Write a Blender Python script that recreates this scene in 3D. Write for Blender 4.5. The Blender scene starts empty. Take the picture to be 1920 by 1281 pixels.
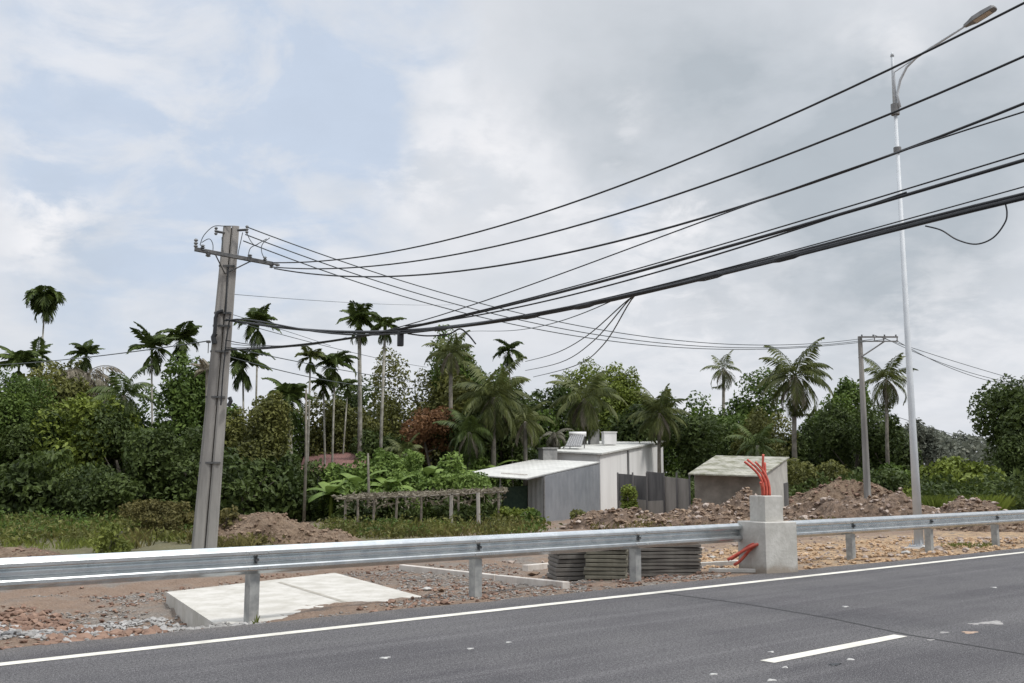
import bpy, math, random
import numpy as np
from mathutils import Matrix, Vector
R = math.radians
random.seed(7)
rng = np.random.default_rng(11)
scene = bpy.context.scene
COL = scene.collection

# ------------------------------------------------------------------ camera
F, HZ, EYE = 1854.0, 895.0, 1.6                      # focal length and horizon in photo pixels (1920 wide), eye height
PITCH = math.atan((HZ - 640.5) / F)
cam_d = bpy.data.cameras.new('camera'); cam = bpy.data.objects.new('camera', cam_d); COL.objects.link(cam)
cam.location = (0, 0, EYE); cam.rotation_euler = (R(90) + PITCH, 0, 0)
cam_d.sensor_width = 36; cam_d.lens = 36 * F / 1920; cam_d.clip_start = .1; cam_d.clip_end = 6000
scene.camera = cam

# ------------------------------------------------------------------ node helpers
def N(nt, typ, **kw):
    n = nt.nodes.new(typ)
    for k, v in kw.items():
        if k.startswith('i_'): n.inputs[k[2:].replace('_', ' ')].default_value = v
        else: setattr(n, k, v)
    return n
def L(nt, a, b): nt.links.new(a, b)
def math_n(nt, op, a, b=None, clamp=False):
    n = nt.nodes.new('ShaderNodeMath'); n.operation = op; n.use_clamp = clamp
    for i, s in enumerate((a, b)):
        if s is None: continue
        if isinstance(s, (int, float)): n.inputs[i].default_value = s
        else: L(nt, s, n.inputs[i])
    return n.outputs[0]
def mix_n(nt, fac, a, b, blend='MIX'):
    n = nt.nodes.new('ShaderNodeMix'); n.data_type = 'RGBA'; n.blend_type = blend
    for i, s in ((0, fac), (6, a), (7, b)):
        if isinstance(s, (int, float)): n.inputs[i].default_value = s
        elif isinstance(s, tuple): n.inputs[i].default_value = (*s[:3], 1)
        else: L(nt, s, n.inputs[i])
    return n.outputs[2]
def ramp_n(nt, fac, lo, hi):
    n = nt.nodes.new('ShaderNodeMapRange'); n.interpolation_type = 'SMOOTHSTEP'
    n.inputs[1].default_value = lo; n.inputs[2].default_value = hi
    L(nt, fac, n.inputs[0]); return n.outputs[0]
def noise_n(nt, vec, scale, detail=4, rough=.55, dist=0):
    n = nt.nodes.new('ShaderNodeTexNoise'); n.inputs['Scale'].default_value = scale
    n.inputs['Detail'].default_value = detail; n.inputs['Roughness'].default_value = rough; n.inputs['Distortion'].default_value = dist
    if vec is not None: L(nt, vec, n.inputs['Vector'])
    return n
def s2l(r, g, b):
    f = lambda c: (c / 255 / 12.92) if c / 255 <= .04045 else ((c / 255 + .055) / 1.055) ** 2.4
    return (f(r), f(g), f(b))

def raydir(px, py):
    u = 640.5 - py; c, s = math.cos(PITCH), math.sin(PITCH)
    return np.array([px - 960, F * c - u * s, F * s + u * c])

# ------------------------------------------------------------------ world: nishita sky seen through broken cloud
SUN_EL, SUN_AZ = 58, 118                             # azimuth clockwise from the view direction
w = bpy.data.worlds.new('World'); scene.world = w; w.use_nodes = True
nt = w.node_tree; nt.nodes.clear()
out = N(nt, 'ShaderNodeOutputWorld'); bg = N(nt, 'ShaderNodeBackground'); L(nt, bg.outputs[0], out.inputs[0])
sky = N(nt, 'ShaderNodeTexSky', sky_type='NISHITA', sun_disc=False)
sky.sun_elevation = R(SUN_EL); sky.sun_rotation = R(SUN_AZ)
tc = N(nt, 'ShaderNodeTexCoord'); D = tc.outputs['Generated']
sep = N(nt, 'ShaderNodeSeparateXYZ'); L(nt, D, sep.inputs[0])
zz = math_n(nt, 'ADD', math_n(nt, 'MAXIMUM', sep.outputs[2], 0.0), .30)
proj = N(nt, 'ShaderNodeCombineXYZ')
L(nt, math_n(nt, 'DIVIDE', sep.outputs[0], zz), proj.inputs[0]); L(nt, math_n(nt, 'DIVIDE', sep.outputs[1], zz), proj.inputs[1])
n_big = noise_n(nt, proj.outputs[0], 2.1, 7, .55, .25)
n_mid = noise_n(nt, proj.outputs[0], 5.0, 8, .58, .35)
n_warp = noise_n(nt, D, 5.0, 5, .6)
wv = N(nt, 'ShaderNodeVectorMath', operation='SUBTRACT'); L(nt, n_warp.outputs['Color'], wv.inputs[0]); wv.inputs[1].default_value = (.5, .5, .5)
ws = N(nt, 'ShaderNodeVectorMath', operation='SCALE'); L(nt, wv.outputs[0], ws.inputs[0]); ws.inputs['Scale'].default_value = .22
wd = N(nt, 'ShaderNodeVectorMath', operation='ADD'); L(nt, D, wd.inputs[0]); L(nt, ws.outputs[0], wd.inputs[1])
def cloud_bank(px, py, r, soft=1.0):                 # a bank of cloud or a gap, by its direction in the sky
    d = raydir(px, py); d = d / np.linalg.norm(d)
    n = N(nt, 'ShaderNodeVectorMath', operation='DISTANCE'); L(nt, wd.outputs[0], n.inputs[0]); n.inputs[1].default_value = tuple(d)
    m = ramp_n(nt, n.outputs['Value'], r, 0.0)
    m_n = m.node; m_n.inputs[1].default_value = 0.0; m_n.inputs[2].default_value = r
    return math_n(nt, 'MULTIPLY', math_n(nt, 'SUBTRACT', 1.0, m), soft)
def add_all(lst):
    s = lst[0]
    for x in lst[1:]: s = math_n(nt, 'ADD', s, x)
    return s
blue = add_all([cloud_bank(330, 290, .26, .95), cloud_bank(640, 190, .16, 1.0), cloud_bank(150, 480, .14, .45), cloud_bank(1180, 365, .05, .9), cloud_bank(60, 230, .14, .7),
                cloud_bank(560, 420, .15, .65), cloud_bank(420, 60, .18, .55), cloud_bank(760, 60, .1, .55), cloud_bank(690, 280, .07, .6)])
dark = add_all([cloud_bank(1250, 60, .22, .45), cloud_bank(1480, 390, .20, .85), cloud_bank(1780, 330, .2, .6), cloud_bank(1130, 250, .08, .45),
                cloud_bank(1650, 490, .15, .55), cloud_bank(120, 480, .10, .2), cloud_bank(1480, 200, .2, .4), cloud_bank(990, 380, .05, .25), cloud_bank(1900, 150, .15, .3)])
lite = add_all([cloud_bank(900, 300, .11, .9), cloud_bank(1090, 400, .08, .9), cloud_bank(40, 420, .08, 1.1), cloud_bank(830, 110, .06, .6), cloud_bank(1230, 500, .12, .8), cloud_bank(1180, 230, .05, .5),
                cloud_bank(200, 120, .16, .35), cloud_bank(1640, 90, .07, .7), cloud_bank(1800, 580, .15, .5), cloud_bank(560, 600, .2, .3), cloud_bank(1350, 650, .15, .4), cloud_bank(780, 330, .06, .6), cloud_bank(1290, 380, .05, .6)])
mid = n_mid.outputs['Fac']; big = n_big.outputs['Fac']
base_c = mix_n(nt, ramp_n(nt, big, .3, .72), s2l(207, 212, 219), s2l(222, 224, 229))
blue_f = math_n(nt, 'MULTIPLY', blue, ramp_n(nt, mid, .66, .36))
blue_f.node.use_clamp = True
rr = ramp_n(nt, mid, .62, .34)
blue_f = math_n(nt, 'MULTIPLY', blue, math_n(nt, 'SUBTRACT', 1.25, ramp_n(nt, mid, .34, .66)), True)
skyc = N(nt, 'ShaderNodeVectorMath', operation='SCALE'); L(nt, sky.outputs[0], skyc.inputs[0]); skyc.inputs['Scale'].default_value = .09
gap_c = mix_n(nt, .10, s2l(200, 212, 229), skyc.outputs[0])
c1 = mix_n(nt, blue_f, base_c, gap_c)
dark_f = math_n(nt, 'MULTIPLY', dark, math_n(nt, 'ADD', .35, ramp_n(nt, big, .3, .65)), True)
c2 = mix_n(nt, dark_f, c1, s2l(178, 186, 194))
n_puff = noise_n(nt, proj.outputs[0], 9.0, 9, .6, .5)
puff = math_n(nt, 'ADD', math_n(nt, 'MULTIPLY', mid, .55), math_n(nt, 'MULTIPLY', n_puff.outputs['Fac'], .45))
lite_f = math_n(nt, 'MULTIPLY', lite, ramp_n(nt, puff, .42, .60), True)
c3 = mix_n(nt, lite_f, c2, s2l(238, 238, 241))
fine = math_n(nt, 'ADD', .92, math_n(nt, 'MULTIPLY', math_n(nt, 'ADD', math_n(nt, 'MULTIPLY', mid, .5), math_n(nt, 'MULTIPLY', noise_n(nt, proj.outputs[0], 13, 8, .6, .4).outputs['Fac'], .5)), .16))
zen = math_n(nt, 'ADD', 1.0, math_n(nt, 'MULTIPLY', ramp_n(nt, sep.outputs[2], .48, .9), 1.3))   # sky overhead, out of view, boosted to throw more light down
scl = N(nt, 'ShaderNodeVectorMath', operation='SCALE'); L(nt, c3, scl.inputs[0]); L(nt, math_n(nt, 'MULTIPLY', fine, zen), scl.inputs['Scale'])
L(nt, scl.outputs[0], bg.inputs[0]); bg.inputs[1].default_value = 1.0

sun_d = bpy.data.lights.new('sun', 'SUN'); sun = bpy.data.objects.new('sun', sun_d); COL.objects.link(sun)
sun_d.energy = 2.4; sun_d.angle = R(8); sun_d.color = (1, .96, .9)
sdir = Vector((math.sin(R(SUN_AZ)) * math.cos(R(SUN_EL)), math.cos(R(SUN_AZ)) * math.cos(R(SUN_EL)), math.sin(R(SUN_EL))))
sun.rotation_euler = sdir.to_track_quat('Z', 'Y').to_euler(); sun.location = sdir * 50
vs = scene.view_settings
vs.view_transform = 'Standard'; vs.look = 'None'; vs.gamma = 1; vs.exposure = 0.1

# ------------------------------------------------------------------ geometry helpers
def P(px, py, Y):                                    # the point a pixel of the photo shows at forward distance Y
    d = raydir(px, py); t = Y / d[1]; return np.array([d[0] * t, Y, EYE + d[2] * t])
def G(px, py, z=0.0):                                # ... on the horizontal plane z
    d = raydir(px, py); t = (z - EYE) / d[2]; return np.array([d[0] * t, d[1] * t, z])
def plane_hit(px, py, A, dxy):                       # ... in the vertical plane through A along dxy: (distance along, z)
    d = raydir(px, py)
    m = np.array([[d[0], -dxy[0]], [d[1], -dxy[1]]]); t, s = np.linalg.solve(m, np.array([A[0], A[1]]))
    return s, EYE + d[2] * t
ROAD = 50.2
du = np.array([math.sin(R(ROAD)), math.cos(R(ROAD))]); dv = np.array([-du[1], du[0]])
RA = R(90 - ROAD)
def uv(u, v, z=0.0): return np.array([du[0] * u + dv[0] * v, du[1] * u + dv[1] * v, z])

def _hash(ix, iy, seed):
    h = (ix.astype(np.int64) * 374761393 + iy.astype(np.int64) * 668265263 + seed * 974634777) & 0xffffffff
    h = ((h ^ (h >> 13)) * 1274126177) & 0xffffffff
    return ((h ^ (h >> 16)) & 0xffff) / 65535.0
def vnoise(x, y, seed=0):
    x = np.asarray(x, float); y = np.asarray(y, float)
    ix, iy = np.floor(x), np.floor(y); fx, fy = x - ix, y - iy
    fx = fx * fx * (3 - 2 * fx); fy = fy * fy * (3 - 2 * fy)
    a, b = _hash(ix, iy, seed), _hash(ix + 1, iy, seed); c, d = _hash(ix, iy + 1, seed), _hash(ix + 1, iy + 1, seed)
    return (a + (b - a) * fx) * (1 - fy) + (c + (d - c) * fx) * fy - .5
def fbm(x, y, seed=0, o=4):
    s = 0; a = 1
    for i in range(o): s = s + a * vnoise(x * 2 ** i, y * 2 ** i, seed + i * 17); a *= .5
    return s
def edge_v(u): return 10.42 - .012 * (np.asarray(u, float) - 5) + .10 * vnoise(np.asarray(u) * 1.6, 0 * np.asarray(u) + 3, 5) + .05 * vnoise(np.asarray(u) * 5, 0 * np.asarray(u), 8)
def gz(x, y):
    x = np.asarray(x, float); y = np.asarray(y, float)
    u = du[0] * x + du[1] * y; v = dv[0] * x + dv[1] * y
    z = np.interp(v, [-3000, -9, -8, 10.0, 10.3, 10.6, 11.3, 12.5, 14, 18, 30, 60, 200, 900, 3000], [-.1, -.05, -.08, -.08, -.05, -.015, -.03, -.14, -.22, -.3, -.42, -.5, -.5, -.4, -.4])
    off = np.clip((v - 10.3) / 1.6, 0, 1)
    z = z + off * (.10 * fbm(u * .9, v * .9, 3, 3) + .055 * vnoise(u * 4, v * 4, 31) + .035 * vnoise(u * 9, v * 9, 41)) + .25 * np.clip((v - 18) / 20, 0, 1) * fbm(u * .12, v * .12, 7, 2)
    c = uv(4.9, 13.3); z = z - .26 * np.exp(-(((u - 4.6) / 1.1) ** 2 + ((v - 12.6) / 1.4) ** 2))
    return z

WM = {}                                              # world matrices of what has been linked
def setmat(o, parent=None, M=None):
    M = M or Matrix()
    WM[o.name] = M
    if parent is not None:
        o.parent = parent; o.matrix_local = WM[parent.name].inverted() @ M
    else: o.matrix_local = M
def mesh_np(name, V, polys, mat=None, parent=None, origin=None, rotz=0, smooth=False, M=None):
    """V world coordinates; polys: list of int arrays, each (n,k)"""
    V = np.asarray(V, float)
    if M is None:
        M = WM[parent.name] if parent is not None else Matrix.Translation(Vector(origin if origin is not None else (0, 0, 0))) @ Matrix.Rotation(rotz, 4, 'Z')
    Mi = np.array(M.inverted()); Vl = V @ Mi[:3, :3].T + Mi[:3, 3]
    me = bpy.data.meshes.new(name); me.vertices.add(len(Vl)); me.vertices.foreach_set('co', Vl.astype(np.float32).ravel())
    polys = [np.asarray(p, np.int32) for p in polys if len(p)]
    nl = sum(p.size for p in polys); npol = sum(len(p) for p in polys)
    me.loops.add(nl); me.polygons.add(npol)
    me.loops.foreach_set('vertex_index', np.concatenate([p.ravel() for p in polys]))
    tot = np.concatenate([np.full(len(p), p.shape[1], np.int32) for p in polys])
    me.polygons.foreach_set('loop_start', np.concatenate([[0], np.cumsum(tot)[:-1]]).astype(np.int32))
    me.polygons.foreach_set('use_smooth', np.full(npol, bool(smooth)))
    me.update(calc_edges=True); me.validate()
    if mat: me.materials.append(mat)
    o = bpy.data.objects.new(name, me); COL.objects.link(o); setmat(o, parent, M)
    return o
class MB:
    def __init__(s): s.V = []; s.f = {3: [], 4: []}; s.big = []
    def add(s, verts, faces):
        b = len(s.V); s.V.extend([tuple(map(float, v)) for v in verts])
        for f in faces:
            f = [i + b for i in f]
            (s.f[len(f)] if len(f) in s.f else s.big).append(f)
        return s
    def hexa(s, lo, hi):                             # lo, hi: four corners each, counter-clockwise from above
        return s.add(list(lo) + list(hi), [(3, 2, 1, 0), (4, 5, 6, 7), (0, 1, 5, 4), (1, 2, 6, 5), (2, 3, 7, 6), (3, 0, 4, 7)])
    def box(s, c, size, rz=0, bev=0, tilt=(0, 0)):
        hx, hy, hz = size[0] / 2, size[1] / 2, size[2] / 2
        m = Matrix.Rotation(rz, 3, 'Z') @ Matrix.Rotation(tilt[0], 3, 'X') @ Matrix.Rotation(tilt[1], 3, 'Y')
        def ring(z, k): return [(-hx + k, -hy + k, z), (hx - k, -hy + k, z), (hx - k, hy - k, z), (-hx + k, hy - k, z)]
        if not bev:
            rs = [ring(-hz, 0), ring(hz, 0)]
        else: rs = [ring(-hz, bev), ring(-hz + bev, 0), ring(hz - bev, 0), ring(hz, bev)]
        V = [tuple(np.array(m @ Vector(p)) + np.array(c)) for r in rs for p in r]
        fs = [(3, 2, 1, 0)]
        for k in range(len(rs) - 1):
            for i in range(4): j = (i + 1) % 4; fs.append((k * 4 + i, k * 4 + j, k * 4 + 4 + j, k * 4 + 4 + i))
        n = (len(rs) - 1) * 4; fs.append((n, n + 1, n + 2, n + 3))
        return s.add(V, fs)
    def tube(s, pts, r, k=6, cap=True, squash=None, phase=0):
        pts = [np.asarray(p, float) for p in pts]; n = len(pts)
        rad = list(r) if hasattr(r, '__len__') else [r] * n
        V = []; ref = None
        for i, p in enumerate(pts):
            t = pts[min(i + 1, n - 1)] - pts[max(i - 1, 0)]; t = t / (np.linalg.norm(t) + 1e-9)
            if ref is None: ref = np.array([1., 0, 0]) if abs(t[2]) > .7 else np.array([0, 0, 1.])
            a = ref - t * ref.dot(t); a /= np.linalg.norm(a); b = np.cross(t, a); ref = a
            for j in range(k):
                an = 2 * math.pi * j / k + phase; V.append(p + rad[i] * (a * math.cos(an) + b * math.sin(an)))
        fs = [(i * k + j, i * k + (j + 1) % k, (i + 1) * k + (j + 1) % k, (i + 1) * k + j) for i in range(n - 1) for j in range(k)]
        if cap: fs += [tuple(range(k))[::-1], tuple((n - 1) * k + j for j in range(k))]
        return s.add(V, fs)
    def build(s, name, mat, parent=None, origin=None, rotz=0, smooth=False):
        polys = [np.array(s.f[3]).reshape(-1, 3), np.array(s.f[4]).reshape(-1, 4)] + [np.array([b]) for b in s.big]
        return mesh_np(name, s.V, polys, mat, parent, origin, rotz, smooth)
def tag(o, label, cat=None, group=None, kind=None):
    if label: o['label'] = label
    if cat: o['category'] = cat
    if group: o['group'] = group
    if kind: o['kind'] = kind
    return o
def thing(name, label, cat, loc, group=None, rotz=0):
    o = bpy.data.objects.new(name, None); COL.objects.link(o); o.empty_display_size = .2
    setmat(o, None, Matrix.Translation(Vector([float(c) for c in loc])) @ Matrix.Rotation(rotz, 4, 'Z'))
    return tag(o, label, cat, group)

# ------------------------------------------------------------------ materials
def new_mat(name):
    m = bpy.data.materials.new(name); m.use_nodes = True; nt = m.node_tree
    return m, nt, nt.nodes['Principled BSDF']
def obj_vec(nt): return N(nt, 'ShaderNodeTexCoord').outputs['Object']
def simple(name, c1, c2, scale=3, rough=.8, metal=0, bump=0, bscale=40, detail=6, streak=False):
    m, nt, b = new_mat(name); v = obj_vec(nt)
    if streak:
        mp = N(nt, 'ShaderNodeMapping'); mp.inputs['Scale'].default_value = (1, 1, .12); L(nt, v, mp.inputs[0]); v2 = mp.outputs[0]
    else: v2 = v
    n = noise_n(nt, v2, scale, detail, .6)
    L(nt, mix_n(nt, ramp_n(nt, n.outputs['Fac'], .3, .7), c1, c2), b.inputs['Base Color'])
    b.inputs['Roughness'].default_value = rough; b.inputs['Metallic'].default_value = metal
    if bump:
        nb = noise_n(nt, v, bscale, 5, .6); bp = N(nt, 'ShaderNodeBump'); bp.inputs['Strength'].default_value = bump; bp.inputs['Distance'].default_value = .02
        L(nt, nb.outputs['Fac'], bp.inputs['Height']); L(nt, bp.outputs[0], b.inputs['Normal'])
    return m
def leaf_mat(name, c1, c2, trans=.3, rough=.45):
    m, nt, b = new_mat(name)
    g = N(nt, 'ShaderNodeNewGeometry'); n = noise_n(nt, g.outputs['Position'], .55, 3, .6)
    f = math_n(nt, 'ADD', math_n(nt, 'MULTIPLY', g.outputs['Random Per Island'], .6), math_n(nt, 'MULTIPLY', ramp_n(nt, n.outputs['Fac'], .3, .7), .5))
    col = mix_n(nt, f, c1, c2); L(nt, col, b.inputs['Base Color']); b.inputs['Roughness'].default_value = max(rough, .55); b.inputs['Specular IOR Level'].default_value = .25
    t = N(nt, 'ShaderNodeBsdfTranslucent'); L(nt, col, t.inputs[0]); mx = N(nt, 'ShaderNodeMixShader'); mx.inputs[0].default_value = trans
    o = nt.nodes['Material Output']; L(nt, b.outputs[0], mx.inputs[1]); L(nt, t.outputs[0], mx.inputs[2]); L(nt, mx.outputs[0], o.inputs[0])
    return m
LEAF = {
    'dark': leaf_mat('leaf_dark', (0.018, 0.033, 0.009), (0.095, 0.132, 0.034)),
    'olive': leaf_mat('leaf_olive', (0.048, 0.057, 0.015), (0.194, 0.199, 0.055)),
    'mid': leaf_mat('leaf_mid', (0.027, 0.055, 0.011), (0.131, 0.194, 0.039)),
    'lime': leaf_mat('leaf_lime', (.065, .095, .016), (.22, .27, .048)),
    'bright': leaf_mat('leaf_bright', (.050, .095, .02), (.22, .31, .075)),
    'brown': leaf_mat('leaf_brown', (.12, .058, .026), (.30, .165, .08)),
    'grey': leaf_mat('leaf_grey', (.07, .07, .05), (.22, .21, .16)),
    'palm': leaf_mat('leaf_palm', (0.018, 0.034, 0.010), (0.108, 0.148, 0.036), .25, .5),
    'coco': leaf_mat('leaf_coco', (.028, .042, .012), (.15, .17, .052), .3, .5),
    'dry': leaf_mat('leaf_dry', (.12, .105, .075), (.30, .27, .21), .2, .7),
    'grass': leaf_mat('leaf_grass', (.06, .085, .018), (.22, .25, .055), .3, .6),
    'weed': leaf_mat('leaf_weed', (.06, .058, .02), (.20, .175, .06), .25, .7),
    'far': leaf_mat('leaf_far_hazed', (.11, .125, .10), (.18, .19, .15)),  # distance haze put into the leaf colour, pale and greyish
}
BARK = simple('bark', (.07, .06, .05), (.17, .15, .12), 6, .9, bump=.4)
PTRUNK = simple('palm_trunk', (.16, .15, .12), (.34, .33, .29), 3, .9)
CTRUNK = simple('coconut_trunk', (.11, .10, .08), (.22, .20, .17), 3, .9)
GALV = simple('galvanised_steel', (.54, .58, .60), (.68, .71, .72), 5, .26, .92)
GALV_POST = simple('galvanised_post', (.26, .27, .27), (.42, .43, .42), 7, .55, .45)
PAINTPOLE = simple('pale_pole_paint', (.46, .49, .52), (.54, .57, .60), 2, .6, 0)
CONC = simple('pole_concrete', (.16, .155, .15), (.33, .32, .305), 2.6, .9, bump=.35, streak=True)
DARKSTEEL = simple('dark_steel', (.06, .065, .07), (.14, .14, .14), 8, .6, .4)
BLACK = simple('black_cable', (.010, .012, .015), (.022, .025, .03), 5, .5)
GREYWIRE = simple('grey_wire', (.03, .04, .045), (.07, .085, .09), 5, .5, .2)
WHITEWALL = simple('white_wall', (.58, .575, .565), (.70, .695, .685), 1.2, .85, streak=True)
RED = simple('red_conduit', (.40, .05, .032), (.56, .12, .08), 9, .55)
LAMPGREY = simple('lamp_grey', (.13, .13, .13), (.20, .20, .20), 6, .5, .2)

def m_asphalt():
    m, nt, b = new_mat('asphalt'); v = obj_vec(nt)
    fine = noise_n(nt, v, 34, 3, .75); grain = noise_n(nt, v, 95, 2, .8); patch = noise_n(nt, v, .5, 6, .65)
    mp = N(nt, 'ShaderNodeMapping'); mp.inputs['Scale'].default_value = (.06, 2.6, 1); L(nt, v, mp.inputs[0]); streak = noise_n(nt, mp.outputs[0], 1.0, 6, .65)
    c = mix_n(nt, ramp_n(nt, patch.outputs['Fac'], .32, .68), (.040, .038, .043), (.076, .074, .077))
    c = mix_n(nt, math_n(nt, 'MULTIPLY', ramp_n(nt, streak.outputs['Fac'], .46, .72), .55), c, (.135, .131, .134))
    sv = N(nt, 'ShaderNodeSeparateXYZ'); L(nt, v, sv.inputs[0])
    vv = math_n(nt, 'ADD', sv.outputs[1], math_n(nt, 'MULTIPLY', patch.outputs['Fac'], .5))
    trk = ramp_n(nt, math_n(nt, 'SINE', math_n(nt, 'MULTIPLY', vv, 3.6)), .1, .95)
    c = mix_n(nt, math_n(nt, 'MULTIPLY', trk, .22), c, (.13, .127, .125))
    dust = math_n(nt, 'MULTIPLY', ramp_n(nt, math_n(nt, 'ADD', sv.outputs[1], math_n(nt, 'MULTIPLY', noise_n(nt, v, 3, 5, .65).outputs['Fac'], 1.1)), 10.3, 11.1), .55)
    c = mix_n(nt, dust, c, (.15, .135, .12))
    spot = ramp_n(nt, noise_n(nt, v, 1.6, 3, .5).outputs['Fac'], .70, .78); c = mix_n(nt, math_n(nt, 'MULTIPLY', spot, .45), c, (.03, .03, .031))
    f2 = math_n(nt, 'SUBTRACT', 1.0, ramp_n(nt, fine.outputs['Fac'], .40, .54)); c = mix_n(nt, math_n(nt, 'MULTIPLY', f2, .85), c, (.016, .015, .018))
    c = mix_n(nt, math_n(nt, 'MULTIPLY', ramp_n(nt, grain.outputs['Fac'], .56, .66), .7), c, (.40, .39, .40))
    L(nt, c, b.inputs['Base Color']); b.inputs['Roughness'].default_value = .85
    bp = N(nt, 'ShaderNodeBump'); bp.inputs['Strength'].default_value = .6; bp.inputs['Distance'].default_value = .012
    L(nt, fine.outputs['Fac'], bp.inputs['Height']); L(nt, bp.outputs[0], b.inputs['Normal'])
    return m
def m_marking():
    m, nt, b = new_mat('road_paint'); v = obj_vec(nt); n = noise_n(nt, v, 45, 4, .7); n2 = noise_n(nt, v, 3, 5, .6)
    c = mix_n(nt, ramp_n(nt, n2.outputs['Fac'], .35, .7), (.68, .66, .59), (.54, .525, .47))
    c = mix_n(nt, math_n(nt, 'MULTIPLY', ramp_n(nt, n.outputs['Fac'], .56, .68), .8), c, (.22, .22, .21)); c = mix_n(nt, math_n(nt, 'MULTIPLY', ramp_n(nt, noise_n(nt, v, 1.3, 6, .7).outputs['Fac'], .52, .72), .45), c, (.3, .29, .27)); L(nt, c, b.inputs['Base Color']); b.inputs['Roughness'].default_value = .7
    return m
def m_ground():
    m, nt, b = new_mat('bare_earth'); v = obj_vec(nt); s = N(nt, 'ShaderNodeSeparateXYZ'); L(nt, v, s.inputs[0]); u_, v_ = s.outputs[0], s.outputs[1]
    n1 = noise_n(nt, v, .7, 6, .6); n2 = noise_n(nt, v, 5, 6, .65); n3 = noise_n(nt, v, 26, 4, .7); vo = N(nt, 'ShaderNodeTexVoronoi'); vo.inputs['Scale'].default_value = 22; L(nt, v, vo.inputs['Vector'])
    wob = math_n(nt, 'MULTIPLY', math_n(nt, 'SUBTRACT', n1.outputs['Fac'], .5), 7.0)
    uw = math_n(nt, 'ADD', u_, wob); vw = math_n(nt, 'ADD', v_, wob)
    grey = mix_n(nt, n2.outputs['Fac'], (.14, .12, .10), (.27, .24, .21))
    clay = mix_n(nt, n2.outputs['Fac'], (.15, .10, .07), (.30, .215, .155))
    sand = mix_n(nt, n2.outputs['Fac'], (.30, .19, .10), (.50, .36, .22))
    c = mix_n(nt, ramp_n(nt, n1.outputs['Fac'], .36, .54), grey, clay)
    c = mix_n(nt, ramp_n(nt, uw, 3.6, 2.0), c, clay)
    f = ramp_n(nt, uw, 2.0, 3.6)
    c = mix_n(nt, math_n(nt, 'SUBTRACT', 1.0, f), c, clay)
    fs = math_n(nt, 'MULTIPLY', ramp_n(nt, uw, 14.0, 17.5), math_n(nt, 'SUBTRACT', 1.0, ramp_n(nt, vw, 15.0, 19.0)))
    c = mix_n(nt, math_n(nt, 'MULTIPLY', fs, ramp_n(nt, n2.outputs['Fac'], .35, .55)), c, sand)
    fgn = math_n(nt, 'MULTIPLY', ramp_n(nt, vw, 19, 24), math_n(nt, 'SUBTRACT', 1.0, ramp_n(nt, uw, 18, 24)))
    c = mix_n(nt, math_n(nt, 'MULTIPLY', fgn, .75), c, (.11, .115, .045))
    far = ramp_n(nt, v_, 38, 60); c = mix_n(nt, far, c, (.06, .07, .03))
    c = mix_n(nt, math_n(nt, 'MULTIPLY', ramp_n(nt, n3.outputs['Fac'], .56, .72), .6), c, (.42, .40, .38))
    c = mix_n(nt, math_n(nt, 'MULTIPLY', math_n(nt, 'SUBTRACT', 1.0, ramp_n(nt, n3.outputs['Fac'], .28, .42)), .6), c, (.06, .05, .045))
    L(nt, c, b.inputs['Base Color']); b.inputs['Roughness'].default_value = .95
    bp = N(nt, 'ShaderNodeBump'); bp.inputs['Strength'].default_value = .9; bp.inputs['Distance'].default_value = .05
    hh = math_n(nt, 'ADD', n3.outputs['Fac'], math_n(nt, 'MULTIPLY', vo.outputs['Distance'], .8)); L(nt, hh, bp.inputs['Height']); L(nt, bp.outputs[0], b.inputs['Normal'])
    return m
def m_dirt(name, a, bb, cc, scale=4):
    m, nt, b = new_mat(name); v = obj_vec(nt); n2 = noise_n(nt, v, scale, 6, .65); n3 = noise_n(nt, v, scale * 5, 5, .7)
    c = mix_n(nt, ramp_n(nt, n2.outputs['Fac'], .35, .65), a, bb); c = mix_n(nt, math_n(nt, 'MULTIPLY', ramp_n(nt, n3.outputs['Fac'], .52, .7), .8), c, cc)
    L(nt, c, b.inputs['Base Color']); b.inputs['Roughness'].default_value = .95
    bp = N(nt, 'ShaderNodeBump'); bp.inputs['Strength'].default_value = 1; bp.inputs['Distance'].default_value = .12; L(nt, n3.outputs['Fac'], bp.inputs['Height']); L(nt, bp.outputs[0], b.inputs['Normal'])
    return m
def m_rock(name, a, bb):
    m, nt, b = new_mat(name); g = N(nt, 'ShaderNodeNewGeometry'); n = noise_n(nt, g.outputs['Position'], 14, 4, .6)
    c = mix_n(nt, g.outputs['Random Per Island'], a, bb); c = mix_n(nt, math_n(nt, 'MULTIPLY', n.outputs['Fac'], .5), c, tuple(x * .6 for x in a)); L(nt, c, b.inputs['Base Color']); b.inputs['Roughness'].default_value = .95
    return m
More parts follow.
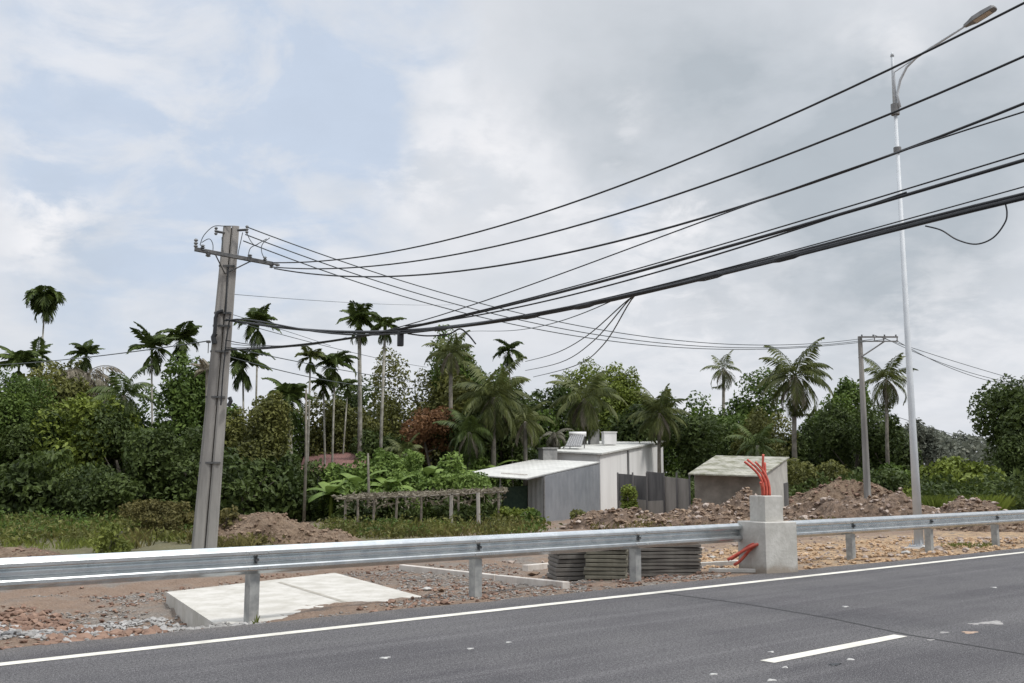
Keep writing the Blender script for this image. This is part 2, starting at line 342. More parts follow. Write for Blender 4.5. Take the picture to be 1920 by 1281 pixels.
def m_concrete(name, a, bb, stain, form=True, lowr=(.0, .16)):
    m, nt, b = new_mat(name); v = obj_vec(nt); n = noise_n(nt, v, 2.2, 6, .65); n2 = noise_n(nt, v, 18, 5, .7)
    mp = N(nt, 'ShaderNodeMapping'); mp.inputs['Scale'].default_value = (6, 6, .7); L(nt, v, mp.inputs[0]); st = noise_n(nt, mp.outputs[0], 1.6, 5, .6)
    c = mix_n(nt, ramp_n(nt, n.outputs['Fac'], .35, .65), a, bb)
    c = mix_n(nt, math_n(nt, 'MULTIPLY', ramp_n(nt, st.outputs['Fac'], .55, .75), .5), c, stain)
    c = mix_n(nt, math_n(nt, 'MULTIPLY', ramp_n(nt, n2.outputs['Fac'], .6, .75), .45), c, stain)
    sz = N(nt, 'ShaderNodeSeparateXYZ'); L(nt, v, sz.inputs[0])
    low = math_n(nt, 'ADD', sz.outputs[2], math_n(nt, 'MULTIPLY', math_n(nt, 'SUBTRACT', n.outputs['Fac'], .5), .35))
    if form: c = mix_n(nt, math_n(nt, 'MULTIPLY', math_n(nt, 'SUBTRACT', 1.0, ramp_n(nt, low, *lowr)), .65), c, (.22, .17, .12))
    L(nt, c, b.inputs['Base Color']); b.inputs['Roughness'].default_value = .9
    bp = N(nt, 'ShaderNodeBump'); bp.inputs['Strength'].default_value = .45; bp.inputs['Distance'].default_value = .015; L(nt, n2.outputs['Fac'], bp.inputs['Height']); L(nt, bp.outputs[0], b.inputs['Normal'])
    return m
def m_corrugated(name, c1, c2, axis, pitch=.2, metal=.3, moss=None, rough=.5, bstr=.7):
    m, nt, b = new_mat(name); v = obj_vec(nt); n = noise_n(nt, v, 1.1, 6, .65)
    wv = N(nt, 'ShaderNodeTexWave', wave_type='BANDS', bands_direction=axis, wave_profile='SIN'); wv.inputs['Scale'].default_value = 2 * math.pi / (20 * pitch); L(nt, v, wv.inputs['Vector'])
    c = mix_n(nt, ramp_n(nt, n.outputs['Fac'], .3, .7), c1, c2)
    if moss: c = mix_n(nt, ramp_n(nt, noise_n(nt, v, 1.7, 6, .7).outputs['Fac'], .44, .62), c, moss)
    L(nt, c, b.inputs['Base Color']); b.inputs['Roughness'].default_value = rough; b.inputs['Metallic'].default_value = metal
    bp = N(nt, 'ShaderNodeBump'); bp.inputs['Strength'].default_value = bstr; bp.inputs['Distance'].default_value = .02; L(nt, wv.outputs['Fac'], bp.inputs['Height']); L(nt, bp.outputs[0], b.inputs['Normal'])
    return m
ASPHALT, MARK, EARTH = m_asphalt(), m_marking(), m_ground()

# ------------------------------------------------------------------ ground, road, markings
def axis_pts(segs):
    out = [segs[0][0]]
    for a, b, st in segs:
        n = max(1, int(round((b - a) / st))); out += list(np.linspace(a, b, n + 1)[1:])
    return np.array(out)
us = axis_pts([(-2500, -300, 400), (-300, -40, 26), (-40, -2, 2), (-2, 28, .075), (28, 60, .4), (60, 200, 10), (200, 3200, 300)])
vs_ = axis_pts([(-2000, -60, 300), (-60, -8, 8), (-8, 10, 3), (10, 17.5, .075), (17.5, 30, .25), (30, 80, 2), (80, 300, 22), (300, 3300, 300)])
U, V_ = np.meshgrid(us, vs_, indexing='ij')
X = du[0] * U + dv[0] * V_; Y = du[1] * U + dv[1] * V_
Zg = gz(X, Y)
idx = np.arange(U.size).reshape(U.shape)
quads = np.stack([idx[:-1, :-1], idx[1:, :-1], idx[1:, 1:], idx[:-1, 1:]], -1).reshape(-1, 4)
tag(mesh_np('ground', np.stack([X, Y, Zg], -1).reshape(-1, 3), [quads], EARTH, None, (0, 0, 0), RA, True), 'bare brown and grey earth verge behind the guard rail', kind='structure')
ue = axis_pts([(-300, -10, 30), (-10, 40, .12), (40, 600, 20)])
Vr = np.concatenate([np.stack([uv(u, -8, 0) for u in ue]), np.stack([uv(u, float(edge_v(u)), 0) for u in ue]), np.stack([uv(u, float(edge_v(u)) + .05, -.07) for u in ue])])
n = len(ue); q = [(i + k * n, i + 1 + k * n, i + 1 + (k + 1) * n, i + (k + 1) * n) for k in (0, 1) for i in range(n - 1)]
tag(mesh_np('road', Vr, [np.array(q)], ASPHALT, None, (0, 0, 0), RA), 'dark grey new asphalt road', kind='structure')
def strip(name, u0, u1, v0, v1, z, mat, label, cat='road marking'):
    pts = np.array([uv(u0, v0, z), uv(u1, v0, z), uv(u1, v1, z), uv(u0, v1, z)])
    return tag(mesh_np(name, pts, [np.array([[0, 1, 2, 3]])], mat, None, (0, 0, 0), RA), label, kind='structure')
strip('road_edge_line', -200, 500, 9.52, 9.68, .004, MARK, 'long solid white edge line along the verge side of the road')
g1, g2 = G(1448, 1243), G(1675, 1192); u1 = g1[:2] @ du; u2 = g2[:2] @ du; vm = (g1[:2] @ dv + g2[:2] @ dv) / 2
strip('road_lane_dash', u1, u2 + .05, vm - .075, vm + .075, .004, MARK, 'short white dash between lanes in the lower right')
for k in (1, 2, 3): strip('road_lane_dash', u1 + 7.2 * k, u2 + 7.2 * k, vm - .075, vm + .075, .004, MARK, 'short white lane dash further along the road')
TAR = simple('tar_joint', (.022, .022, .024), (.04, .04, .042), 9, .8)
jp = [G(1240, 1112), G(1400, 1133), G(1560, 1160), G(1700, 1190), G(1920, 1227), G(2150, 1268)]
jv = []
for i, p in enumerate(jp):
    t = (jp[min(i + 1, 5)] - jp[max(i - 1, 0)])[:2]; t /= np.linalg.norm(t); nn = np.array([-t[1], t[0], 0]) * .018
    jv += [p + nn + (0, 0, .003), p - nn + (0, 0, .003)]
tag(mesh_np('road_joint', np.array(jv), [np.array([(2 * i, 2 * i + 1, 2 * i + 3, 2 * i + 2) for i in range(5)])], TAR, None, (0, 0, 0), RA), 'thin dark paving joint crossing the road', kind='structure')

def gp(px, py, z=0.0):                               # the ground point a pixel shows
    for _ in range(6): p = G(px, py, z); z = float(gz(p[0], p[1]))
    return np.array([p[0], p[1], z])
def ground_at(x, y): return np.array([x, y, float(gz(x, y))])

# ------------------------------------------------------------------ guard rail
RV = 11.05; RZT, RZB = .80, .49; zc = (RZT + RZB) / 2
rail = thing('guard_rail', 'galvanised steel guard rail with double wave beam along the roadside', 'guard rail', uv(5.3, RV, 0), None, RA)
prof = [(.000, .155), (.012, .158), (.030, .145), (.078, .118), (.085, .104), (.085, .072), (.078, .058), (.012, .026), (.004, .012), (.004, -.012), (.012, -.026), (.078, -.058), (.085, -.072), (.085, -.104), (.078, -.118), (.030, -.145), (.012, -.158), (.000, -.155)]
post_u = [-1.0, 2.1, 5.25, 8.55, 11.75, 14.9, 17.95, 21.05, 24.2, 27.3, 30.4]
joints = [-4.2] + post_u + [33.5]
def rail_panel(ua, ub, k):
    V = []; off = .003 * (k % 2); m = len(prof)
    for uu in (ua, ub):
        for (o_, z_) in prof: V.append(uv(uu, RV - .075 - o_ - off, zc + z_))
        for (o_, z_) in prof[::-1]: V.append(uv(uu, RV - .075 - o_ - off + .004, zc + z_))
    t = 2 * m; fs = [(j, (j + 1) % t, t + (j + 1) % t, t + j) for j in range(t)]
    mb = MB().add(V, fs)
    fs2 = [(j, j + 1, t - 2 - j, t - 1 - j) for j in range(m - 1)]
    mb.add(V[:t], fs2); mb.add(V[t:], fs2)
    return mb.build('beam', GALV, rail)
for k in range(len(joints) - 1): rail_panel(joints[k] - .16, joints[k + 1] + .16, k)
for k, u in enumerate(post_u):
    zb = float(gz(*uv(u, RV)[:2])) - .3
    mb = MB()                                        # C section post
    for (a, b_, c_, d_) in ((-.06, .06, -.070, -.062), (-.06, -.052, -.062, .07), (.052, .06, -.062, .07)):
        lo = [uv(u + a, RV + c_, zb), uv(u + b_, RV + c_, zb), uv(u + b_, RV + d_, zb), uv(u + a, RV + d_, zb)]
        mb.hexa(lo, [p + (0, 0, RZT - .03 - zb) for p in lo])
    pst = mb.build('post', GALV_POST, rail)
    mb = MB()
    c0 = uv(u, RV - .082, zc); mb.tube([c0, uv(u, RV - .118, zc)], .022, 8)
    mb.build('bolt', DARKSTEEL, pst)
    if 3 < u < 26:
        for a in (-.12, .12):
            for z_ in (-.088, .088): MB().tube([uv(u + a, RV - .15, zc + z_), uv(u + a, RV - .172, zc + z_)], .012, 6).build('bolt', GALV_POST, rail)

# ------------------------------------------------------------------ concrete conduit pedestal
PED = m_concrete('cast_concrete', (.40, .39, .36), (.52, .51, .48), (.30, .28, .24))
ca = np.array([4.27, 16.95]); rd = np.array([math.sin(R(66)), math.cos(R(66))]); ld = np.array([-rd[1], rd[0]])
ped = thing('conduit_pedestal', 'stepped pale concrete block with red pipes, in front of the guard rail', 'concrete block', (ca[0], ca[1], 0))
def blk(c, wr, wl, z0, z1, name):
    mb = MB(); e = .012
    def ring(k, z): return [np.array([*(c + rd * k + ld * k), z]), np.array([*(c + rd * (wr - k) + ld * k), z]), np.array([*(c + rd * (wr - k) + ld * (wl - k)), z]), np.array([*(c + rd * k + ld * (wl - k)), z])]
    rs = [ring(0, z0), ring(0, z1 - e), ring(e, z1)]
    V = [p for r in rs for p in r]; fs = [(0, 1, 5, 4), (1, 2, 6, 5), (2, 3, 7, 6), (3, 0, 4, 7), (4, 5, 9, 8), (5, 6, 10, 9), (6, 7, 11, 10), (7, 4, 8, 11), (8, 9, 10, 11), (3, 2, 1, 0)]
    return mb.add(V, fs).build(name, PED, ped)
blk(ca, .66, .76, -.05, .845, 'base_block')
cu = ca + rd * .13 + ld * .15
blk(cu, .38, .42, .842, 1.285, 'top_block')
def bez(p0, p1, p2, p3, n=10):
    t = np.linspace(0, 1, n)[:, None]; p0, p1, p2, p3 = map(np.asarray, (p0, p1, p2, p3))
    return (1 - t) ** 3 * p0 + 3 * (1 - t) ** 2 * t * p1 + 3 * (1 - t) * t * t * p2 + t ** 3 * p3
ct = np.array([*(cu + rd * .19 + ld * .2), 1.25])
Yp = ct[1]
ends = [(1396, 866, -.1), (1401, 862, .1), (1416, 866, .02), (1431, 852, -.05), (1434, 868, .1), (1420, 880, .2), (1426, 905, -.2)]
for k, (ex, ey, dY) in enumerate(ends):
    b0 = ct + np.array([(k % 3 - 1) * .05, (k // 3 - 1) * .05, 0]); e = P(ex, ey, Yp + dY)
    h_ = e[2] - b0[2]; side_ = e - b0; side_[2] = 0
    MB().tube(bez(b0, b0 + (0, 0, h_ * .55) - side_ * .12, e - side_ * .55 + (0, 0, -h_ * .22), e, 12), .021, 8).build('conduit', RED, ped, smooth=True)
for k, (ex, ey) in enumerate([(1364, 1050), (1376, 1060), (1370, 1049)]):
    b0 = np.array([*(ca + rd * .03 + ld * (.20 + .055 * k)), .47 - .02 * (k % 2)]); e = P(ex, ey, Yp - .1 + .12 * k)
    MB().tube(bez(b0, b0 + (-.13, .0, .0), e + (.20, 0, .10), e, 12), .026, 8).build('conduit', RED, ped, smooth=True)

# ------------------------------------------------------------------ concrete slab, kerbs, beams
SLAB = m_concrete('white_concrete', (.40, .385, .345), (.52, .505, .47), (.27, .225, .17), True, (-.42, -.16))
sc_ = [G(px, py, -.07) for px, py in ((312, 1110), (400, 1168), (545, 1175), (800, 1121), (628, 1074))]
mb = MB(); mb.add([p + (0, 0, -.55) for p in sc_] + sc_, [tuple(range(5))[::-1], (5, 6, 7, 8, 9)] + [(i, (i + 1) % 5, 5 + (i + 1) % 5, 5 + i) for i in range(5)])
slab = tag(mb.build('concrete_slab', SLAB, None, sc_[0]), 'large white concrete slab lying behind the guard rail, weeds at its corner', 'concrete slab')
ja, jb = G(520, 1092, -.0665), G(668, 1137, -.0665); ja2, jb2 = G(527, 1091, -.0665), G(678, 1136, -.0665)
MB().add([ja, jb, jb2, ja2], [(0, 1, 2, 3)]).build('seam', simple('slab_seam', (.26, .24, .2), (.36, .34, .3), 9, .9), slab)
def beam(name, a, b, w_, h, mat, label, cat, group=None):
    a, b = np.asarray(a, float), np.asarray(b, float); d = (b - a)[:2]; ln = np.linalg.norm(d)
    o = MB().box((a + b) / 2, (ln, w_, h), math.atan2(d[1], d[0]), .01, (0, -math.atan2(b[2] - a[2], ln))).build(name, mat, None, a)
    return tag(o, label, cat, group)
KERB = m_concrete('kerb_concrete', (.44, .40, .36), (.56, .53, .49), (.32, .25, .2), False)
e_ = lambda px, py, dz=.05: gp(px, py) + (0, 0, dz)
beam('kerb_stone', e_(752, 1068, .02), e_(930, 1086, .02), .11, .16, KERB, 'thin pale kerb set in the dirt behind the second rail post', 'kerb')
beam('kerb_stone', e_(934, 1087, .02), e_(1062, 1104, .02), .11, .16, KERB, 'thin pale kerb running on toward the asphalt edge, beside the grey stacks', 'kerb')
beam('concrete_beam', e_(985, 1072, .05), e_(1040, 1063, .05), .12, .14, KERB, 'short pale concrete beam lying left of the grey panel stacks', 'beam')
beam('concrete_beam', e_(1308, 1064, .05), e_(1385, 1062, .05), .14, .12, SLAB, 'white concrete beam lying beside the block under the red side pipes', 'beam')
beam('concrete_beam', e_(1330, 1074, .03), e_(1420, 1076, .03), .10, .07, SLAB, 'flat white strip of concrete at the foot of the stepped block', 'beam')

# ------------------------------------------------------------------ stacked panels
PANEL = m_concrete('panel_concrete', (.105, .097, .088), (.165, .155, .14), (.07, .066, .06), False)
PANEL2 = m_concrete('mossy_panel', (.115, .11, .085), (.175, .165, .13), (.07, .068, .045), False)
ordw = ['topmost', 'second from top', 'third from top', 'fourth from top', 'fifth from top', 'sixth from top', 'seventh from top', 'eighth from top', 'ninth from top', 'tenth from top', 'eleventh from top', 'twelfth from top', 'bottom one']
def stack(px0, px1, Y, n, th, mat, word, rz, jit, depth=.8):
    x0, x1 = P(px0, 1050, Y)[0], P(px1, 1050, Y)[0]; wdt = x1 - x0; cx = (x0 + x1) / 2
    zb = float(gz(cx, Y)) + .0
    for k in range(n):
        i = n - 1 - k; nm = 'bottom one' if i == n - 1 else ordw[i]
        mb = MB(); c = (cx + random.uniform(-1, 1) * jit + (k - n / 2) * jit * .35, Y + depth / 2 + random.uniform(-1, 1) * jit, zb + th * (k + .5))
        rz2 = rz + random.uniform(-.03, .03) * (1 + jit * 20)
        mb.box(c, (wdt, depth, th * .80), rz2, .006, (0, random.uniform(-.008, .008)))
        # two spacer ribs under each panel
        m2 = Matrix.Rotation(rz2, 3, 'Z')
        for sx in (-.42, .42):
            q_ = m2 @ Vector((sx * wdt, 0, -th * .45)); mb.box(np.array(c) + np.array(q_), (.06, depth * .9, th * .16), rz2)
        tag(mb.build('concrete_panel', mat, None, c), f'thin grey concrete panel, {nm} in the {word}', 'concrete panel', 'grey concrete panels stacked behind the rail')
stack(1038, 1096, 17.3, 11, .072, PANEL, 'narrow leaning stack on the left', R(10), .012)
stack(1103, 1182, 17.0, 11, .068, PANEL2, 'middle stack beside the rail post', R(-8), .014)
stack(1188, 1312, 17.6, 13, .062, PANEL, 'wide stack nearest the red pipes', R(6), .007, 1.0)

# ------------------------------------------------------------------ street lamp
LB = np.array([9.72, 24.05]); lz = float(gz(*LB))
top_z = P(1670, 106, 24.05)[2]
lamp = thing('street_lamp', 'tall pale grey street lamp with curved arm reaching over the road', 'street lamp', (LB[0], LB[1], lz))
L3 = lambda z: np.array([LB[0], LB[1], z])
zcol = P(1676, 207, 24.05)[2]
MB().tube([L3(lz + .1), L3(lz + 3), L3(zcol)], [.11, .082, .042], 12).build('pole', PAINTPOLE, lamp, smooth=True)
MB().tube([L3(zcol - .02), L3(zcol + 1), L3(top_z)], [.055, .045, .035], 10).tube([L3(top_z), L3(top_z + .1)], [.05, .03], 8).build('mast_tip', PAINTPOLE, lamp, smooth=True)
MB().tube([L3(zcol - .12), L3(zcol + .16)], .105, 12).build('collar', LAMPGREY, lamp)
MB().tube([L3(zcol - 1.1), L3(zcol - .98)], .095, 12).build('band', LAMPGREY, lamp)
mb = MB().box(L3(lz + .06), (.36, .36, .03), RA)
for a in (-1, 1):
    for b_ in (-1, 1): mb.box(L3(lz + .14) + uv(a * .1, b_ * .1), (.02, .02, .14), RA)
    mb.tube([L3(lz + .07) + uv(a * .15, .15), L3(lz + .12) + uv(a * .15, .15)], .02, 6).tube([L3(lz + .07) + uv(a * .15, -.15), L3(lz + .12) + uv(a * .15, -.15)], .02, 6)
mb.build('base_plate', PAINTPOLE, lamp)
MB().box(L3(lz - .06) , (.5, .5, .2), RA, .02).build('footing', KERB, lamp)
od = -dv
def lp(px, py):
    s, z = plane_hit(px, py, LB, od); return np.array([*(LB + od * s), z])
apts = [L3(zcol + .05) + np.array([*(od * .13), 0])] + [lp(*q_) for q_ in ((1682, 178), (1688, 150), (1700, 126), (1718, 108), (1745, 90), (1780, 68), (1814, 46))]
armx = MB().tube(apts, [.035, .035, .035, .034, .034, .033, .032, .03], 8)
armx.build('arm', PAINTPOLE, lamp, smooth=True)
MB().tube([L3(P(1671, 137, 24.05)[2]), lp(1712, 112)], .018, 6).build('brace', PAINTPOLE, lamp)
h0, h1 = lp(1812, 47), lp(1866, 13)
dirh = (h1 - h0) / np.linalg.norm(h1 - h0); side = np.array([*du, 0]); upn = np.cross(side, dirh); upn = upn if upn[2] > 0 else -upn
def headring(t, wd_, hu, hd):
    c = h0 + dirh * t; return [c - side * wd_ + upn * -hd, c + side * wd_ + upn * -hd, c + side * wd_ * .8 + upn * hu, c - side * wd_ * .8 + upn * hu]
hl = np.linalg.norm(h1 - h0)
secs = [headring(-.05, .05, .03, .03), headring(.08, .08, .05, .04), headring(.2, .125, .07, .05), headring(hl * .6, .13, .07, .05), headring(hl * .93, .125, .05, .045), headring(hl, .09, .02, .03)]
V = [p for s_ in secs for p in s_]; fs = [(3, 2, 1, 0), tuple(len(V) - 4 + j for j in range(4))]
for k in range(len(secs) - 1): fs += [(k * 4 + j, k * 4 + (j + 1) % 4, k * 4 + 4 + (j + 1) % 4, k * 4 + 4 + j) for j in range(4)]
head = MB().add(V, fs).build('lamp_head', LAMPGREY, lamp)
lens = MB(); c = h0 + dirh * hl * .55 - upn * .052
lens.add([c - side * .095 - dirh * hl * .28, c + side * .095 - dirh * hl * .28, c + side * .095 + dirh * hl * .28, c - side * .095 + dirh * hl * .28], [(0, 1, 2, 3)])
lens.V = [*lens.V, *[tuple(np.array(v_) + upn * .004) for v_ in lens.V]]; lens.f[4] += [[7, 6, 5, 4]]
lens.build('lens', simple('lamp_lens', (.36, .30, .24), (.42, .36, .3), 20, .3), head)

# ------------------------------------------------------------------ utility pole beside the verge (two concrete posts strapped together)
PY = 26.0
pb = P(381, 1024, PY); pb[2] = float(gz(pb[0], pb[1])); ptop = P(433, 425, PY); LP = ptop[:2]
pole = thing('utility_pole', 'leaning double concrete utility pole with steel crossarm, left of the photo', 'utility pole', pb)
def taper_post(a, b, wa, wb, name):
    a, b = np.asarray(a), np.asarray(b); V = []; k = 8; m = 7; rz = R(20)
    for i in range(m):
        t = i / (m - 1); c = a + (b - a) * t; w2 = wa + (wb - wa) * t
        for j in range(8):
            ch = .16; pt = [(-1, -1 + ch * 2), (-1 + ch * 2, -1), (1 - ch * 2, -1), (1, -1 + ch * 2), (1, 1 - ch * 2), (1 - ch * 2, 1), (-1 + ch * 2, 1), (-1, 1 - ch * 2)][j]
            x_ = pt[0] * w2 / 2; y_ = pt[1] * w2 / 2
            V.append(c + (x_ * math.cos(rz) - y_ * math.sin(rz), x_ * math.sin(rz) + y_ * math.cos(rz), 0))
    fs = [(i * k + j, i * k + (j + 1) % k, (i + 1) * k + (j + 1) % k, (i + 1) * k + j) for i in range(m - 1) for j in range(k)] + [tuple(range(8))[::-1], tuple((m - 1) * k + j for j in range(8))]
    return MB().add(V, fs).build(name, CONC, pole)
taper_post(pb + (-.165, 0, -.5), ptop + (-.10, 0, -.0), .33, .20, 'post')
taper_post(pb + (.17, .04, -.5), ptop + (.115, .04, .01), .29, .185, 'post')
MB().tube([pb + (.01, .05, -.4), ptop + (.0, .05, -.03)], [.07, .045], 6).build('dark_gap_strip', simple('pole_gap', (.05, .045, .04), (.12, .10, .07), 4, .95, streak=True), pole)  # added strip, coloured dark and mossy brown for the gap between the posts
ax = lambda z: pb + (ptop - pb) * ((z - pb[2]) / (ptop[2] - pb[2]))
zpx = lambda py: P(420, py, PY)[2]
for py in (500, 588, 612, 660, 745, 868):
    z = zpx(py); c = ax(z); w2 = .52 - .2 * (z - pb[2]) / (ptop[2] - pb[2]) + .04
    MB().box(c + (.0, .02, 0), (w2 + .03, .34 - .012 * z, .05), R(3)).build('strap', DARKSTEEL, pole)
ca0, ca1 = P(369, 470, 25.3), P(513, 497, 26.5); off = np.array([0, -.16, 0]); ca0 = ca0 + off; ca1 = ca1 + off
dd = ca1 - ca0
arm = MB().box((ca0 + ca1) / 2, (np.linalg.norm(dd), .09, .10), math.atan2(dd[1], dd[0]), .005, (0, -math.atan2(dd[2], np.linalg.norm(dd[:2])))).build('crossarm', DARKSTEEL, pole)
for t in (.26, .72): MB().tube([ca0 + dd * t + (0, -.02, -.04), ax((ca0 + dd * .5)[2] - .45) + (0, -.17, 0)], .018, 5).build('brace', DARKSTEEL, pole)
INS = simple('insulator_glaze', (.10, .11, .12), (.2, .21, .22), 5, .3)
def insulator(c, d, l=.3, r=.06, par=None):
    d = np.asarray(d, float); d /= np.linalg.norm(d); pts = []; rr_ = []
    for i in range(7): pts.append(np.asarray(c) + d * l * i / 6); rr_.append(r if i % 2 else r * .5)
    MB().tube(pts, rr_, 8).build('insulator', INS, par or arm)
insulator(ca0 + (.02, 0, .04), (0, 0, 1), .24); insulator(ca0 + dd * .1, (0, -.3, 1), .16, .07); insulator(ca0 + dd * .17, (0, -.2, -1), .14, .07)
insulator(ca0 + dd * .70, (0, 0, 1), .14, .07); insulator(ca1 - dd * .10, dd, .42, .055); insulator(ca1 - dd * .2, (0, -.3, 1), .16); insulator(ca1 - dd * .02, (0, 0, -1), .12, .06)
for (a, b_) in (((421, 437), (405, 434)), ((445, 432), (463, 431))):
    br = MB().tube([P(*a, PY - .16), P(*b_, PY - .16)], .035, 5).build('bracket', DARKSTEEL, pole); insulator(P(*b_, PY - .16) + (0, 0, -.1), (0, 0, 1), .22, .05, br)
def jumper(pts, par=pole, r=.011):
    q_ = [P(x, y, PY - .12) for x, y in pts]; c = []
    for i in range(len(q_) - 1):
        p0 = q_[max(i - 1, 0)]; p3 = q_[min(i + 2, len(q_) - 1)]; c += list(bez(q_[i], q_[i] + (q_[i + 1] - p0) / 6, q_[i + 1] - (p3 - q_[i]) / 6, q_[i + 1], 6)[:-1])
    MB().tube(c + [q_[-1]], r, 5).build('jumper_wire', GREYWIRE, par)
jumper([(375, 460), (382, 442), (400, 425), (420, 424), (436, 424)]); jumper([(378, 455), (392, 448), (399, 458), (399, 474)])
jumper([(455, 436), (452, 450), (448, 468), (446, 480)]); jumper([(462, 436), (470, 452), (478, 460), (486, 456), (500, 448)]); jumper([(506, 446), (492, 458), (491, 474), (500, 492)])
jumper([(484, 458), (470, 465), (466, 480), (470, 492)]); jumper([(416, 445), (417, 460), (419, 478)])
def riser(pts, r):
    MB().tube([P(x, y, PY - .2) for x, y in pts], r, 6).build('cable_riser', BLACK, pole)
riser([(418, 583), (408, 586), (404, 596), (403, 620), (400, 640)], .05); riser([(432, 590), (424, 640), (418, 700), (414, 760)], .02); riser([(428, 500), (425, 540), (423, 590)], .022); riser([(404, 625), (400, 632), (402, 645)], .07)
riser([(430, 745), (433, 752), (428, 762)], .055)
bx_ = P(391, 641, PY - .3)
MB().box(bx_, (.1, .08, .06)).tube([bx_, bx_ + (0, 0, -.3)], .012, 5).build('clamp', DARKSTEEL, pole)

# ------------------------------------------------------------------ far utility pole
FY = 50.0; fb = P(1627, 962, FY); fb[2] = float(gz(fb[0], fb[1])); ft = P(1613.5, 631, FY); ft[0] = (fb[0] + ft[0]) / 2; fb[0] = ft[0]
fpole = thing('utility_pole', 'slim far concrete utility pole with one-sided crossarm, left of the street lamp', 'utility pole', fb)
MB().tube([fb + (0, 0, -.5), ft], [.20, .115], 8).build('post', CONC, fpole)
f1 = P(1681, 628, FY) ; f0 = ft + (-.05, -.15, -.05)
f1 = f1 + (0, -.15, 0); f1[2] = f0[2]
fd = f1 - f0
far_arm = MB().box((f0 + f1) / 2, (np.linalg.norm(fd), .07, .08), math.atan2(fd[1], fd[0])).box((f0 + f1) / 2 + (0, 0, -.22), (np.linalg.norm(fd), .07, .06), math.atan2(fd[1], fd[0])).build('crossarm', LAMPGREY, fpole)
mb = MB()
for t in (.38, .62, .98): mb.tube([f0 + fd * t, f0 + fd * t + (0, 0, -.25)], .03, 5)
mb.build('spacer', LAMPGREY, far_arm)
for t in (.05, .35, .65, .95): insulator(f0 + fd * t + (0, 0, .03), (0, 0, 1), .10, .05, far_arm)
MB().tube([f0 + fd * .65 + (0, 0, -.22), ft + (0, -.13, -1.05)], .04, 5).build('brace', LAMPGREY, fpole)

# ------------------------------------------------------------------ overhead wires
def wire(A, B, pts, r, label, name='power_cable', cat='cable', group='overhead cables', ext=None, deg=2, mat=None, n=48, parent=None, t0=0.0, dz=0, k=5):
    A = np.asarray(A[:2], float); B = np.asarray(B[:2], float); d = B - A; T, Z = [], []
    for px, py in pts:
        s, z = plane_hit(px, py, A, d); T.append(s); Z.append(z)
    co = np.polyfit(T, Z, min(deg, len(T) - 1))
    ts = np.linspace(min(T) if t0 is None else t0, max(T) if ext is None else ext, n)
    P3 = [np.array([*(A + d * t), np.polyval(co, t) + dz]) for t in ts]
    o = MB().tube(P3, r, k).build(name, mat or BLACK, parent, None if parent is not None else P3[0], smooth=True)
    if parent is None: tag(o, label, cat, group)
    return o, P3
NX = np.array([13.0, 3.6])
c1_ = ca1[:2]
wire(c1_, NX, [(515, 492), (640, 487), (800, 460), (1000, 405), (1300, 290), (1600, 165), (1920, 6)], .017, 'uppermost thick black power cable sweeping from the crossarm up to the top right', ext=1)
wire(c1_ + (0.02, 0), NX, [(520, 500), (700, 503), (900, 468), (1250, 368), (1560, 255), (1920, 110)], .017, 'second black power cable from the top, curving up to the right edge', ext=1)
wire(c1_ + (.05, .05), NX, [(520, 503), (660, 520), (800, 519), (1000, 486), (1300, 410), (1560, 325), (1920, 201)], .019, 'third black power cable from the top, sagging low near the crossarm', ext=1)
lp2 = LP + (.05, -.25)
wire(lp2, NX, [(440, 640), (560, 651), (660, 636), (770, 605), (920, 555), (1160, 476), (1400, 388), (1650, 300), (1920, 206)], .011, 'thin dark cable rising from behind the palms to join the third power cable', name='telecom_cable', ext=1, deg=3)
b4 = thing('telecom_cable', 'pair of thick black cables strung just above the lowest bundle', 'cable', (lp2[0], lp2[1], 6), 'overhead cables')
wire(lp2, NX, [(440, 655), (600, 648), (760, 609), (900, 585), (1180, 520), (1500, 420), (1920, 301)], .024, '', name='strand', ext=1, deg=3, parent=b4, t0=.0)
wire(lp2 + (0, -.05), NX, [(440, 652), (600, 645), (760, 607), (900, 584), (1180, 516), (1500, 407), (1920, 290)], .011, '', name='strand', ext=1, deg=3, parent=b4)
wire(lp2, NX, [(760, 612), (900, 588), (1180, 530), (1330, 480), (1500, 424), (1700, 363)], .014, '', name='strand', deg=3, parent=b4, t0=None)
b5 = thing('telecom_cable', 'heavy black bundle of telephone cables, lowest and thickest across the sky', 'cable bundle', (lp2[0], lp2[1], 5), 'overhead cables')
BP = [(440, 603), (530, 613), (650, 622), (765, 625), (900, 605), (1180, 553), (1340, 515), (1500, 478), (1700, 428), (1920, 368)]
_, bun = wire(lp2, NX, BP, .034, '', name='strand', ext=1, deg=4, parent=b5)
wire(lp2 + (.03, .04), NX, [(x, y - 7 * (x - 440) / 1480) for x, y in BP], .022, '', name='strand', ext=1, deg=4, parent=b5)
wire(lp2 + (-.03, -.03), NX, [(x, y + 4 * math.sin(x / 90)) for x, y in BP], .022, '', name='strand', ext=1, deg=6, parent=b5)
wire(lp2 + (.05, 0), NX, [(900, 607), (1180, 549), (1340, 508), (1500, 466), (1700, 412), (1920, 350)], .009, '', name='strand', ext=1, deg=3, parent=b5, t0=None)
